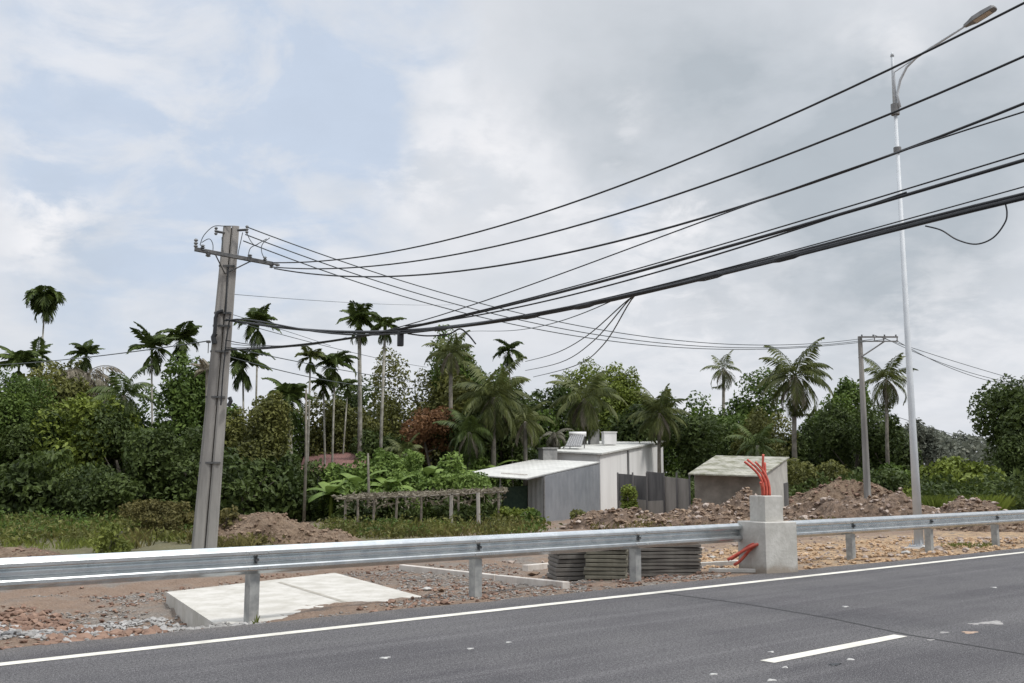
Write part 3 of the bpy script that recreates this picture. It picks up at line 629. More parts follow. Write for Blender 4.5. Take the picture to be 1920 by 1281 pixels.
# lashings and a splice case on the bundle
def on_bundle(px): # nearest point of the bundle to a pixel column
    best = min(bun, key=lambda p: abs(960 + p[0] * (F / (p[1] * math.cos(PITCH) + (p[2] - EYE) * math.sin(PITCH))) - px)); return best
c = on_bundle(768); MB().box(c + (0, 0, -.16), (.12, .1, .3), .3, .01).build('splice_case', BLACK, b5)
for px in (830, 1000, 1090, 1340, 1500):
    c = on_bundle(px); i = [np.allclose(c, p) for p in bun].index(True); t = bun[min(i + 1, 47)] - bun[i - 1]; t /= np.linalg.norm(t)
    MB().tube([c - t * .25, c - t * .12, c + t * .12, c + t * .25], [.03, .05, .05, .03], 8).build('lashing', BLACK, b5)
dn = NX - lp2
def inplane(px, py, A=lp2, d=dn):
    s, z = plane_hit(px, py, A, d); return np.array([*(A + d * s), z])
def smooth_path(q_, m=7):
    c = []
    for i in range(len(q_) - 1):
        p0 = q_[max(i - 1, 0)]; p3 = q_[min(i + 2, len(q_) - 1)]; c += list(bez(q_[i], q_[i] + (q_[i + 1] - p0) / 6, q_[i + 1] - (p3 - q_[i]) / 6, q_[i + 1], m)[:-1])
    return c + [q_[-1]]
MB().tube(smooth_path([inplane(*q_) for q_ in ((1735, 424), (1765, 432), (1795, 450), (1830, 458), (1862, 446), (1884, 418), (1888, 398), (1884, 378))]), .010, 5).build('loose_loop', BLACK, b5)
MB().tube(smooth_path([inplane(*q_) for q_ in ((765, 626), (800, 630), (840, 627), (862, 617), (878, 628), (892, 645))]), .016, 5).build('loose_loop', BLACK, b5)
# three drop wires leaving the bundle toward the houses
st = on_bundle(1185); E_ = np.array([P(960, 700, 46)[0], 46.0])
for pts, lab in (([(1178, 562), (1100, 630), (1040, 663), (985, 678)], 'upper of three slack drop wires hanging from the bundle toward the trees'),
                 ([(1180, 562), (1112, 640), (1050, 680), (985, 695)], 'middle of three slack drop wires hanging from the bundle toward the trees'),
                 ([(1184, 562), (1130, 648), (1075, 687), (1000, 707)], 'lowest of three slack drop wires hanging from the bundle toward the trees')):
    q_ = [st] + [inplane(px, py, st[:2], E_ - st[:2]) for px, py in pts]; tag(MB().tube(smooth_path(q_), .012, 5).build('drop_wire', BLACK, None, st, smooth=True), lab, 'cable', 'drop wires')
    E_ = E_ + (.3, 1.5)
wire(on_bundle(1150)[:2], P(860, 640, 50)[:2], [(1150, 562), (1100, 586), (1020, 610), (940, 621), (868, 624)], .010, 'single thin drop wire running nearly level below the cable bundle', name='drop_wire', deg=3, mat=GREYWIRE, group='drop wires', ext=1.02)
# lines to the far pole
for a, pts, t, lab in (((462, 430), [(465, 428), (640, 487), (800, 542), (960, 584), (1130, 620), (1300, 640), (1450, 648), (1560, 641), (1625, 634)], .05, 'highest of three thin lines from the pole top to the far pole'),
                 ((460, 440), [(460, 440), (620, 496), (800, 558), (960, 598), (1130, 628), (1300, 647), (1450, 653), (1560, 646), (1640, 635)], .35, 'middle of three thin lines from the pole top to the far pole'),
                 ((456, 452), [(458, 452), (620, 510), (800, 572), (960, 611), (1130, 634), (1300, 651), (1450, 656), (1560, 649), (1655, 636)], .65, 'lowest of three thin lines from the pole top to the far pole')):
    A = P(*a, PY)[:2]; B = (f0 + fd * t)[:2]
    wire(A, B, pts, .016, lab, name='power_line', deg=3, mat=GREYWIRE, group='thin power lines', ext=1.0)
for t, pts, lab in ((.35, [(1640, 634), (1700, 640), (1790, 680), (1870, 706), (1930, 716)], 'upper thin line running right from the far pole past the street lamp'),
               (.65, [(1655, 634), (1710, 655), (1790, 690), (1870, 714), (1930, 722)], 'middle thin line running right from the far pole past the street lamp'),
               (.95, [(1678, 636), (1720, 662), (1790, 694), (1870, 716), (1930, 726)], 'lower thin line running right from the far pole past the street lamp')):
    wire((f0 + fd * t)[:2], (40, 62 + t * 3), pts, .016, lab, name='power_line', mat=GREYWIRE, group='thin power lines', ext=1.0)
# service lines by the left pole
for A_, B_, pts, r, lab in (
    (LP, P(850, 580, 60)[:2], [(445, 553), (560, 561), (700, 570), (830, 572)], .008, 'faint high wire running level from the leaning pole over the palms'),
    (LP, P(800, 690, 52)[:2], [(442, 603), (560, 637), (680, 665), (795, 688)], .011, 'service wire sloping from the leaning pole behind the twin palms'),
    (LP, P(800, 720, 50)[:2], [(440, 655), (520, 668), (620, 692), (760, 712), (800, 718)], .014, 'dark service wire sloping through the middle palm crowns'),
    (LP, P(800, 740, 48)[:2], [(440, 672), (540, 698), (640, 718), (760, 728)], .014, 'lowest dark service wire sloping right from the leaning pole'),
    (LP, P(650, 630, 40)[:2], [(440, 646), (500, 650), (580, 648), (650, 632)], .010, 'short level wire between the leaning pole and the twin palms'),
    (LP, P(620, 645, 40)[:2], [(440, 590), (520, 618), (600, 640), (650, 660)], .009, 'thin wire dropping steeply right from the pole strap'),
    (np.array([bx_[0], bx_[1]]), P(-80, 700, 44)[:2], [(390, 640), (300, 652), (200, 666), (110, 676), (0, 684)], .016, 'dark wire running left from the leaning pole clamp over the grey palm')):
    wire(A_, B_, pts, r, lab, name='service_wire', mat=GREYWIRE, group='service wires', ext=1.0)
wire(P(1640, 780, 60)[:2], P(1960, 840, 60)[:2], [(1700, 788), (1760, 806), (1830, 828), (1900, 846)], .016, 'low far wire dropping right behind the street lamp toward the dark tree', name='service_wire', mat=GREYWIRE, group='service wires')

# ------------------------------------------------------------------ foliage builders
def leaf_quads(C, A, B, l, w_):
    """diamond leaves: centres C, length axes A, width axes B"""
    n = len(C); l = np.broadcast_to(l, n)[:, None]; w_ = np.broadcast_to(w_, n)[:, None]
    nrm = np.cross(A, B)
    V = np.stack([C - A * l / 2, C + B * w_ / 2 + nrm * w_ * .12, C + A * l / 2 - nrm * l * .1, C - B * w_ / 2 + nrm * w_ * .12], 1).reshape(-1, 3)
    return V, np.arange(4 * n).reshape(-1, 4)
def unit(a): return a / (np.linalg.norm(a, axis=-1, keepdims=True) + 1e-9)
def crown_pts(c, rx, ry, rz, n, seed, lobes=14, lobe_r=.42, shell=.55):
    g = np.random.default_rng(seed)
    zc_ = g.uniform(-.85, .72, lobes); an_ = g.uniform(0, 6.28, lobes); rh_ = np.sqrt(1 - np.abs(zc_) ** 3) * g.uniform(.35, .85, lobes)
    lc = np.stack([np.cos(an_) * rh_, np.sin(an_) * rh_, zc_], 1)
    lr = g.uniform(.6, 1.25, lobes) * lobe_r
    wts = lr ** 2; wts /= wts.sum()
    li = g.choice(lobes, n, p=wts)
    dirs = unit(g.normal(size=(n, 3)) + (0, 0, .25))
    rad = (shell + (1.12 - shell) * g.random((n, 1)) ** .7) * lr[li][:, None]
    # lumpy sub-clusters
    p = lc[li] + dirs * rad
    p += .05 * np.sin(p[:, [1, 2, 0]] * 9 + seed)
    return p * np.array([rx, ry, rz]) + np.asarray(c), dirs, g
def crown_mesh(c, rx, ry, rz, n, leaf, seed, zmin=None, **kw):
    Pn, dirs, g = crown_pts(c, rx, ry, rz, n, seed, **kw)
    if zmin is not None:
        keep = Pn[:, 2] > zmin; Pn, dirs = Pn[keep], dirs[keep]
    m = len(Pn)
    nrm = unit(dirs * .7 + g.normal(size=(m, 3)) * .55 + (0, 0, .5))
    a = unit(np.cross(nrm, g.normal(size=(m, 3)))); a[:, 2] -= .35; a = unit(a); b = unit(np.cross(nrm, a))
    s = leaf * g.uniform(.6, 1.35, m)
    return leaf_quads(Pn, a, b, s, s * .55)
SEED = [100]
def tree(px, py, Y, hw, kind, label, name='tree', cat='tree', bottom=None, leaf=.21, dens=1.0, group=None, lobes=18, lobe_r=.40, shell=.55, depth=1.0, base_py=None):
    SEED[0] += 1; sd = SEED[0]
    xc = P(px, 900, Y)[0]; zt = P(px, py, Y)[2]; rx = hw * 1.18 * Y / 1871.0; zb = float(gz(xc, Y))
    zlow = zb - .1 if bottom is None else P(px, bottom, Y)[2]
    rz = (zt - zlow) / 2; c = np.array([xc, Y, (zt + zlow) / 2]); ry = max(rx * depth, .8)
    leaf = leaf * (1 + .5 * max(0, Y - 50) / 30) * random.Random(sd * 7).uniform(.8, 1.3)
    area = 4 * rx * rz; n = int(min(20000, max(500, 380 * area * dens * (.26 / leaf) ** 2)))
    root = thing(name, label, cat, (xc, Y, zb), group)
    V, Q = crown_mesh(c, rx * 1.02, ry, rz * 1.02, n, leaf, sd, zb - .05, lobes=lobes, lobe_r=lobe_r, shell=shell)
    mesh_np('crown', V, [Q], LEAF[kind], root)
    rr_ = random.Random(sd); mb = MB(); tr = .05 + .035 * rx; topz = zlow + (zt - zlow) * .6
    p0 = np.array([xc, Y, zb - .2]); p1 = np.array([xc + rr_.uniform(-.2, .2) * rx, Y + rr_.uniform(-.2, .2), max(zb + .4, (zlow + zb) / 2 + .3)]); p2 = np.array([xc + rr_.uniform(-.3, .3) * rx, Y, topz])
    mb.tube([p0, p1, p2], [tr * 1.3, tr, tr * .4], 7)
    for i in range(4):
        t = rr_.uniform(.1, .6); b0 = p1 + (p2 - p1) * t; an = rr_.uniform(0, 6.28)
        b2 = b0 + np.array([math.cos(an) * rx * .65, math.sin(an) * ry * .65, rz * rr_.uniform(.3, .7)]); mb.tube([b0, (b0 + b2) / 2 + (0, 0, -.1), b2], [tr * .55, tr * .4, tr * .15], 5)
    mb.build('trunk', BARK, root)
    return root
def frond(mV, mQ, base, az, el, length, droop, ll, nl, g, lw=.07, hang=.35, twist=0, ragged=.0):
    base = np.asarray(base, float); k = 10; p = base.copy(); e = el; pts = [p.copy()]; dirs = []
    h = np.array([math.cos(az), math.sin(az), 0]); sd = np.array([-math.sin(az), math.cos(az), 0])
    for i in range(k):
        d = h * math.cos(e) + np.array([0, 0, math.sin(e)]); dirs.append(d); p = p + d * length / k; pts.append(p.copy()); e -= droop / k * (1 + .7 * i / k)
    dirs.append(dirs[-1]); pts = np.array(pts); dirs = np.array(dirs)
    # rachis as a narrow three-sided strip
    off = len(mV[0]) if False else None
    r0 = lw * .35
    for i in range(k):
        w0, w1 = r0 * (1 - .8 * i / k), r0 * (1 - .8 * (i + 1) / k); up0 = np.cross(dirs[i], sd)
        mV.append(np.array([pts[i] - sd * w0, pts[i] + sd * w0, pts[i + 1] + sd * w1, pts[i + 1] - sd * w1]))
        mV.append(np.array([pts[i] - up0 * w0, pts[i] + up0 * w0, pts[i + 1] + up0 * w1, pts[i + 1] - up0 * w1]))
    t = np.linspace(.16, 1, nl)
    for s in (-1, 1):
        tt = t + g.uniform(-.01, .01, nl); tt = np.clip(tt, 0, .999)
        if ragged: tt = tt[g.random(nl) > ragged]
        f = tt * k; i = f.astype(int); fr = (f - i)[:, None]
        c = pts[i] * (1 - fr) + pts[i + 1] * fr; d = dirs[i]
        L_ = ll * np.sin(np.clip(tt * .95 + .12, 0, 1) * math.pi) ** .6 * g.uniform(.8, 1.1, len(tt)); L_ = np.maximum(L_, ll * .3)[:, None]
        a = unit(sd * s * .9 + d * (.45 + .5 * tt[:, None]) + np.array([0, 0, -1]) * (hang + .3 * g.random((len(tt), 1))) + np.cross(d, sd) * .25)
        w_ = lw * np.ones((len(tt), 1)) * (.7 + .5 * g.random((len(tt), 1))); wd2 = unit(d * 1.0 + np.array([0, 0, .25]))
        tip = c + a * L_ + np.array([0, 0, -1]) * L_ * hang * .4; mid2 = c + a * L_ * .5
        mV.append(np.stack([c - wd2 * w_ * .3, mid2 - wd2 * w_ * .55, tip, mid2 + wd2 * w_ * .55], 1).reshape(-1, 3))
def fronds_obj(mV, name, mat, root):
    V = np.concatenate(mV); return mesh_np(name, V, [np.arange(len(V)).reshape(-1, 4)], mat, root)
def areca(px, py, Y, hw, label, bpx=None, tr=.06, nf=10, droopy=1.0, kind='palm', group='slender areca palms', up=.9, ragged=0):
    """px,py crown centre; hw crown half width in px"""
    SEED[0] += 1; g = np.random.default_rng(SEED[0]); s = hw * 1.28 * Y / 1871.0
    c = P(px, py, Y); bx = P(bpx if bpx is not None else px, 900, Y)[0]; zb = float(gz(bx, Y))
    root = thing('areca_palm', label, 'palm tree', (bx, Y, zb), group)
    neck = c + (0, 0, -.35 * s)
    m1 = np.array([bx + (neck[0] - bx) * .3, Y, zb + (neck[2] - zb) * .5])
    MB().tube([np.array([bx, Y, zb - .2]), m1, neck], [tr * 1.15, tr, tr * .8], 8).build('trunk', PTRUNK, root, smooth=True)
    MB().tube([neck, neck + (0, 0, .35 * s), neck + (0, 0, .75 * s)], [tr * 1.0, tr * 1.25, tr * .5], 7).build('crownshaft', LEAF['mid'], root, smooth=True)
    mV = []; fb_ = neck + (0, 0, .42 * s); lean = g.uniform(0, 6.28)
    for i in range(nf):
        az = lean + i * 2.4 + g.uniform(-.35, .35); el = up * (1.5 - 1.6 * (i / nf)) + g.uniform(-.2, .2)
        frond(mV, None, fb_, az, el, s * g.uniform(.85, 1.3), (1.05 + g.uniform(-.35, .75)) * droopy, s * g.uniform(.40, .52), 20, g, lw=.14 * s, hang=g.uniform(.25, .5), ragged=ragged)
    fronds_obj(mV, 'crown', LEAF[kind], root)
    # hanging fruit stalks and old sheaths below the crown
    mV = []
    for i in range(5): frond(mV, None, neck + (0, 0, .15), i * 1.7 + g.uniform(0, 1), -.6, s * .8, 1.1, s * .36, 12, g, lw=.11 * s, hang=.9)
    fronds_obj(mV, 'fruit_stalks', LEAF['palm'], root)
    return root
def coconut(px, py, Y, hw, label, bpx=None, nf=26, kind='coco', tr=.12, low=-.5, top=1.35, droop=1.5, group='feathery coconut palms', ragged=0, dead=3, name='coconut_palm', base=None):
    SEED[0] += 1; g = np.random.default_rng(SEED[0]); s = hw * 1.1 * Y / 1871.0
    c = P(px, py, Y); bx = P(bpx if bpx is not None else px, 900, Y)[0]; zb = float(gz(bx, Y))
    root = thing(name, label, 'palm tree', (bx, Y, zb), group)
    m1 = np.array([bx + (c[0] - bx) * .25, Y, zb + (c[2] - zb) * .5])
    MB().tube([np.array([bx, Y, zb - .2]), m1, c], [tr * 1.4, tr, tr * .85], 8).build('trunk', CTRUNK, root, smooth=True)
    mV = []
    for i in range(nf):
        az = i * 2.4 + g.uniform(-.3, .3); q_ = i / (nf - 1); el = top + (low - top) * q_ + g.uniform(-.12, .12)
        frond(mV, None, c, az, el, s * g.uniform(1.05, 1.35), droop * (.55 + .6 * q_) + g.uniform(-.2, .3), s * .38, 34, g, lw=max(.05, .040 * s), hang=g.uniform(.45, .75), ragged=ragged)
    fronds_obj(mV, 'crown', LEAF[kind], root)
    if dead:
        mV = []
        for i in range(dead * 2): frond(mV, None, c, g.uniform(0, 6.28), -.7, s * .95, .9, s * .25, 22, g, lw=.05 * s, hang=.8)
        fronds_obj(mV, 'dead_fronds', LEAF['dry'], root)
    return root

# ------------------------------------------------------------------ trees, left to right
GB = 'bushy trees beyond the verge'
T = lambda *a, **k: tree(*a, group=GB, **k)
T(-10, 694, 47, 95, 'mid', 'broad green tree cut by the left edge of the photo')
T(75, 708, 50, 80, 'olive', 'olive tree under the tall drooping palm at far left')
T(20, 775, 45.5, 85, 'dark', 'dark round tree low at the far left edge')
T(165, 735, 46, 70, 'lime', 'yellow-green tree below the grey withered palm')
T(100, 850, 44, 95, 'dark', 'low dark spreading bush at the foot of the far left trees', name='bush', cat='bush', leaf=.3)
T(240, 785, 45, 70, 'dark', 'dark tree between the yellow-green tree and the leaning pole')
T(300, 684, 48, 72, 'mid', 'tall dense green tree just left of the leaning pole')
T(395, 690, 50, 70, 'mid', 'green tree partly hidden behind the leaning pole')
T(345, 800, 44.5, 85, 'dark', 'deep dark tree right behind the foot of the leaning pole')
T(200, 880, 43, 90, 'dark', 'low black-green bush above the grass strip', name='bush', cat='bush')
T(475, 738, 48, 70, 'olive', 'olive tree just right of the leaning pole')
T(455, 850, 45, 80, 'dark', 'dark leafy bush behind the brown earth mound', name='bush', cat='bush', leaf=.3)
T(545, 850, 47, 50, 'dark', 'dark bush left of the thin bare trunk', name='bush', cat='bush')
T(140, 676, 62, 60, 'olive', 'distant tree behind the grey withered palm')
T(225, 715, 60, 50, 'mid', 'distant light tree seen through the gap left of the dense tree', dens=.6)
T(520, 775, 60, 50, 'mid', 'distant tree under the bushy low palm', dens=.7)
T(600, 745, 62, 50, 'olive', 'distant olive tree behind the slim palm trunks', dens=.8)
T(672, 716, 72, 50, 'dark', 'sparse dark tree behind the twin tall palms', dens=.45, bottom=830)
T(660, 765, 62, 60, 'olive', 'brownish olive tree behind the reddish roof')
T(770, 680, 64, 70, 'olive', 'tall greyish olive tree right of the twin palms')
T(885, 632, 66, 72, 'mid', 'tallest green tree in the middle of the treeline')
T(850, 700, 62, 60, 'olive', 'olive tree in front of the tallest middle tree')
T(945, 715, 63, 48, 'dark', 'dark tree at the right flank of the tallest middle tree')
T(800, 768, 58, 46, 'brown', 'rusty brown withered tree in the middle of the treeline', bottom=850)
T(720, 800, 60, 60, 'dark', 'dark shadowy tree behind the banana plants')
T(880, 770, 58, 70, 'dark', 'dark thicket tree behind the white roofed shed')
T(1010, 740, 75, 50, 'dark', 'dark tree between the middle grove and the yellow-green tree')
T(1120, 676, 78, 72, 'lime', 'large yellow-green tree behind the white house', lobes=18)
T(1170, 712, 76, 42, 'lime', 'smaller yellow-green tree at the right shoulder of the large one')
T(1060, 735, 74, 50, 'mid', 'green tree behind the solar heater on the roof')
T(1180, 770, 72, 60, 'dark', 'dark tree right behind the white house roof')
T(1240, 755, 80, 40, 'mid', 'green tree behind the spiky palm right of the house')
T(1300, 752, 82, 45, 'mid', 'low green tree at the gap under the slim distant palm', dens=.7)
T(1400, 716, 78, 70, 'mid', 'round green tree under the slim distant palm')
T(1330, 788, 72, 60, 'dark', 'dark thicket tree behind the mossy roofed shed')
T(1440, 772, 70, 50, 'olive', 'olive tree behind the red pipes')
T(1565, 698, 80, 60, 'mid', 'green tree between the big coconut palm and the far pole')
T(1535, 765, 72, 55, 'dark', 'dark tree under the big coconut palm')
T(1610, 765, 70, 60, 'dark', 'dark tree behind the far pole')
T(1670, 780, 68, 45, 'dark', 'dark tree just left of the street lamp')
T(1505, 860, 62, 70, 'olive', 'low olive bush right of the mossy roofed shed', name='bush', cat='bush')
T(1620, 885, 60, 70, 'dark', 'low dark bush above the brown earth heap', name='bush', cat='bush')
T(1690, 870, 61, 45, 'mid', 'low green bush behind the foot of the street lamp', name='bush', cat='bush')
T(1962, 705, 58, 98, 'dark', 'big dark tree cut by the right edge of the photo', leaf=.24, dens=1.6, lobes=34, lobe_r=.36)
T(1912, 812, 55, 52, 'dark', 'dark bush below the big tree at the right edge', name='bush', cat='bush')
T(1760, 862, 52, 50, 'lime', 'bright yellow-green shrub right of the street lamp', name='bush', cat='bush', leaf=.3)
T(1818, 868, 51, 48, 'lime', 'bright grassy shrub between the lamp and the dark right tree', name='bush', cat='bush', leaf=.34)
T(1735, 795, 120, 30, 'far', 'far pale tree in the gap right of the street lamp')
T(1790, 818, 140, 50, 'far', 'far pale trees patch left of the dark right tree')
T(960, 950, 43, 32, 'lime', 'small yellow-green bush by the grey shed wall', name='bush', cat='bush', leaf=.2)
T(995, 958, 41.5, 22, 'mid', 'small green bush at the corner of the grey shed', name='bush', cat='bush', leaf=.2)
T(1088, 958, 42.5, 18, 'olive', 'little olive weed at the foot of the grey corrugated wall', name='bush', cat='bush', leaf=.18)
T(1178, 912, 52, 16, 'lime', 'little upright yellow-green bush before the dark fence', name='bush', cat='bush', leaf=.2)
T(310, 938, 35, 58, 'weed', 'dry olive weed clump left of the leaning pole foot', name='bush', cat='bush', leaf=.14, dens=.9, lobes=26, lobe_r=.3)
T(425, 952, 31, 35, 'weed', 'dry weed clump on the earth mound beside the leaning pole', name='bush', cat='bush', leaf=.15, dens=.7)
T(215, 985, 27, 28, 'grass', 'small green weed tuft at the edge of the grass strip', name='bush', cat='bush', leaf=.12, dens=.7)
for px, py, Y, hw, lab in ((650, 872, 48, 45, 'leafy light green bush at the left of the banana patch'), (705, 852, 48, 45, 'leafy light green bush below the taller palm trunk'), (765, 848, 48, 45, 'leafy light green bush below the rusty brown tree'),
                           (830, 858, 49, 45, 'leafy light green bush behind the tip of the white roof'), (905, 848, 56, 45, 'leafy light green bush behind the white shed roof'), (560, 900, 47, 40, 'leafy green bush by the thin bare trunk'),
                           (680, 898, 45.5, 50, 'low light green bush behind the left half of the trellis'), (780, 892, 45.5, 55, 'low light green bush behind the middle of the trellis'), (870, 893, 46, 50, 'low light green bush behind the right end of the trellis')):
    T(px, py, Y, hw, 'bright', lab, name='bush', cat='bush', leaf=.22, dens=1.1)

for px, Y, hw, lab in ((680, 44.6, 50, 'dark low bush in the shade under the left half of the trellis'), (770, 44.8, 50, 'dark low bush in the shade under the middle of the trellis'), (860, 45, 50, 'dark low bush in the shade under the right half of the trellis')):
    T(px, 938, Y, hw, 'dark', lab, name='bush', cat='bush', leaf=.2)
A_ = areca
A_(85, 560, 60, 36, 'tall slender palm with a drooping mop crown at far left', bpx=62, droopy=2.6, nf=20, up=.8)
A_(70, 668, 58, 24, 'short palm crown in front of the mop palm trunk', bpx=62, nf=8)
A_(36, 684, 56, 38, 'low spreading palm at the far left edge', bpx=36)
A_(285, 655, 55, 38, 'left of the pair of palms beside the leaning pole', bpx=285, nf=11)
A_(337, 640, 57, 36, 'right of the pair of palms beside the leaning pole', bpx=330, nf=12)
A_(484, 610, 56, 34, 'higher palm just right of the leaning pole', bpx=476, nf=11)
A_(456, 682, 54, 40, 'lower palm touching the right side of the leaning pole', bpx=458, nf=12)
A_(674, 604, 58, 34, 'left of the tall twin palms, with a thicker pale trunk', bpx=675, tr=.13, nf=12)
A_(722, 612, 56, 28, 'right of the tall twin palms, with a long bare trunk', bpx=712, tr=.09, nf=10)
A_(582, 672, 55, 24, 'small pale palm left of the middle palm pair', bpx=576, kind='coco', nf=9, tr=.06)
A_(628, 686, 56, 36, 'broad dark palm left of the tall twin palms', bpx=622, nf=11)
A_(607, 722, 57, 24, 'small dark palm below the broad dark palm', bpx=610, nf=9)
A_(540, 750, 53, 40, 'bushy low palm with ragged dark fronds, right of the olive tree', bpx=550, nf=14, tr=.11)
A_(954, 660, 62, 26, 'small dark palm rising at the right of the tallest middle tree', bpx=962, nf=9)
A_(652, 725, 60, 20, 'thin small palm crossed by service wires', bpx=640, nf=8, tr=.05)
for px, py, bpx, lab in ((574, 730, 572, 'thin bare palm trunk standing alone before the dark thicket'), (690, 850, 690, 'short thin bare stem beside the twin palm trunks')):
    b0 = P(bpx, 900, 44); b0[2] = float(gz(b0[0], 44)); t_ = P(px, py, 44)
    tag(MB().tube([b0 + (0, 0, -.2), (b0 + t_) / 2 + (.05, 0, 0), t_], [.075, .06, .04], 7).build('bare_trunk', CTRUNK, None, b0, smooth=True), lab, 'tree trunk')
coconut(160, 700, 54, 62, 'grey withered coconut palm at left with hanging dry fronds', kind='dry', nf=16, low=-1.0, top=.5, droop=1.5, ragged=.25, dead=4)
areca(162, 668, 54.5, 26, 'dark green upright palm tuft amid the grey withered palm', bpx=165, droopy=.8, up=1.15, nf=10)
coconut(388, 690, 40, 22, 'small spiky grey palm top left of the leaning pole', nf=10, kind='dry', tr=.07, dead=0, low=-.2, top=1.0, droop=.6)
coconut(845, 662, 58, 44, 'coconut palm rising in front of the tallest middle tree', nf=16, low=-.3)
coconut(925, 745, 56, 72, 'large coconut palm with long arching fronds, left of the white house', nf=24, low=-.7, tr=.15)
coconut(985, 790, 57, 48, 'lower coconut palm with yellowing fronds, left of the white house', nf=14, kind='coco', low=-.4)
coconut(880, 810, 55, 50, 'shaded coconut palm with hanging fronds behind the banana plants', nf=16, kind='palm', low=-.8)
coconut(1096, 748, 66, 62, 'coconut palm with drooping fronds right behind the house', nf=24, low=-1.0, tr=.16, droop=1.7)
coconut(1236, 775, 66, 52, 'spiky coconut palm with upright young fronds right of the house', nf=24, low=-.9, top=1.5, droop=1.2)
coconut(1040, 815, 60, 28, 'small ash-grey withered palm beside the solar heater', nf=16, kind='grey', low=-1.0, top=.9, droop=2.2, dead=0)
coconut(1357, 692, 88, 34, 'slim distant palm standing alone against the sky', nf=14, low=-1.2, top=1.4, droop=1.2, tr=.15, ragged=.2)
coconut(1490, 705, 66, 66, 'big coconut palm with hanging grey fronds left of the far pole', nf=24, low=-1.0, top=1.45, tr=.16)
coconut(1662, 712, 64, 48, 'coconut palm between the far pole and the street lamp', nf=20, low=-.9, top=1.45, bpx=1665)
coconut(232, 742, 47, 58, 'shaded palm with long fronds between the yellow-green tree and the dense tree', nf=16, kind='palm', low=-.6, dead=1)
coconut(1420, 835, 60, 46, 'low dark palm behind the mossy shed roof', nf=14, kind='palm', low=-.4, dead=0)
coconut(760, 850, 52, 40, 'low palm seedling with arching fronds in the light green bushes', nf=10, kind='coco', dead=0, low=0)

def banana(px, py, Y, label, n=8):
    SEED[0] += 1; g = np.random.default_rng(SEED[0]); x = P(px, 900, Y)[0]; zb = float(gz(x, Y)); top = P(px, py, Y)[2]; h = top - zb
    root = thing('banana_plant', label, 'banana plant', (x, Y, zb), 'banana plants in the light green patch')
    MB().tube([(x, Y, zb - .1), (x, Y, zb + h * .55)], [.11, .07], 8).build('stem', LEAF['lime'], root, smooth=True)
    V, Q = [], []
    for i in range(n):
        az = i * 2.4 + g.uniform(-.3, .3); el = 1.3 - .9 * i / n; ln = h * .62; p = np.array([x, Y, zb + h * .5]); k = 8; b = len(V)
        sd = np.array([-math.sin(az), math.cos(az), 0]); e = el
        for j in range(k + 1):
            wd_ = .34 * math.sin(math.pi * min(1, (j + .35) / (k + .4))) ** .7 * (.2 if j == 0 else 1)
            dr = np.array([0, 0, -.3 * wd_]); V += [p - sd * wd_ + dr, p, p + sd * wd_ + dr]
            p = p + np.array([math.cos(az) * math.cos(e), math.sin(az) * math.cos(e), math.sin(e)]) * ln / k; e -= 1.7 / k
        for j in range(k):
            a = b + j * 3; Q += [(a, a + 1, a + 4, a + 3), (a + 1, a + 2, a + 5, a + 4)]
    mesh_np('leaves', np.array(V), [np.array(Q)], LEAF['bright'], root)
for px, py, Y, lab in ((675, 858, 46, 'banana plant left in the patch, below the twin palms'), (735, 868, 45.5, 'banana plant below the rusty brown tree, low one'), (800, 835, 49, 'tall banana plant under the rusty brown tree'), (840, 858, 48, 'banana plant left of the white roof tip'), (915, 838, 56, 'banana plant rising behind the white shed roof'), (622, 880, 45, 'banana plant near the thin bare trunk')):
    banana(px, py, Y, lab)

# far woods closing the view and undergrowth
g = np.random.default_rng(5); m = 60000
pxs = g.uniform(-500, 2500, m); Yf = g.uniform(125, 180, m)
Xf = (pxs - 960) / 1871 * Yf; topz = 1.6 + (70 + 45 * fbm(pxs / 90, Yf * 0 + 1, 9, 4)) * Yf / 1871; zf = -.5 + (topz + .5) * g.random(m) ** .7
a = unit(g.normal(size=(m, 3))); b = unit(np.cross(a, g.normal(size=(m, 3)))); V, Q = leaf_quads(np.stack([Xf, Yf, zf], 1), a, b, g.uniform(.5, 1.1, m), g.uniform(.35, .7, m))
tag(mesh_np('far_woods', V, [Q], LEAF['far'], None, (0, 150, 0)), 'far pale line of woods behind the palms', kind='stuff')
m = 30000; pxs = np.concatenate([g.uniform(-150, 940, m // 2), g.uniform(1240, 2050, m // 2)]); Yf = g.uniform(45, 58, m); Xf = (pxs - 960) / 1871 * Yf
zt_ = np.where(pxs < 600, 2.6, np.where(pxs < 1000, 2.0, 2.2)) * (.8 + .6 * fbm(pxs / 60, Yf * .3, 4, 3)); zf = gz(Xf, Yf) + np.maximum(zt_, .3) * g.random(m) ** .8
Yf = np.where((pxs > 1240) & (pxs < 1720), Yf + 12, Yf); Xf = (pxs - 960) / 1871 * Yf
a = unit(g.normal(size=(m, 3))); b = unit(np.cross(a, g.normal(size=(m, 3)))); V, Q = leaf_quads(np.stack([Xf, Yf, zf], 1), a, b, g.uniform(.2, .42, m), g.uniform(.12, .22, m))
tag(mesh_np('undergrowth', V, [Q], LEAF['dark'], None, (0, 50, 0)), 'dark tangled undergrowth at the feet of the trees', kind='stuff')

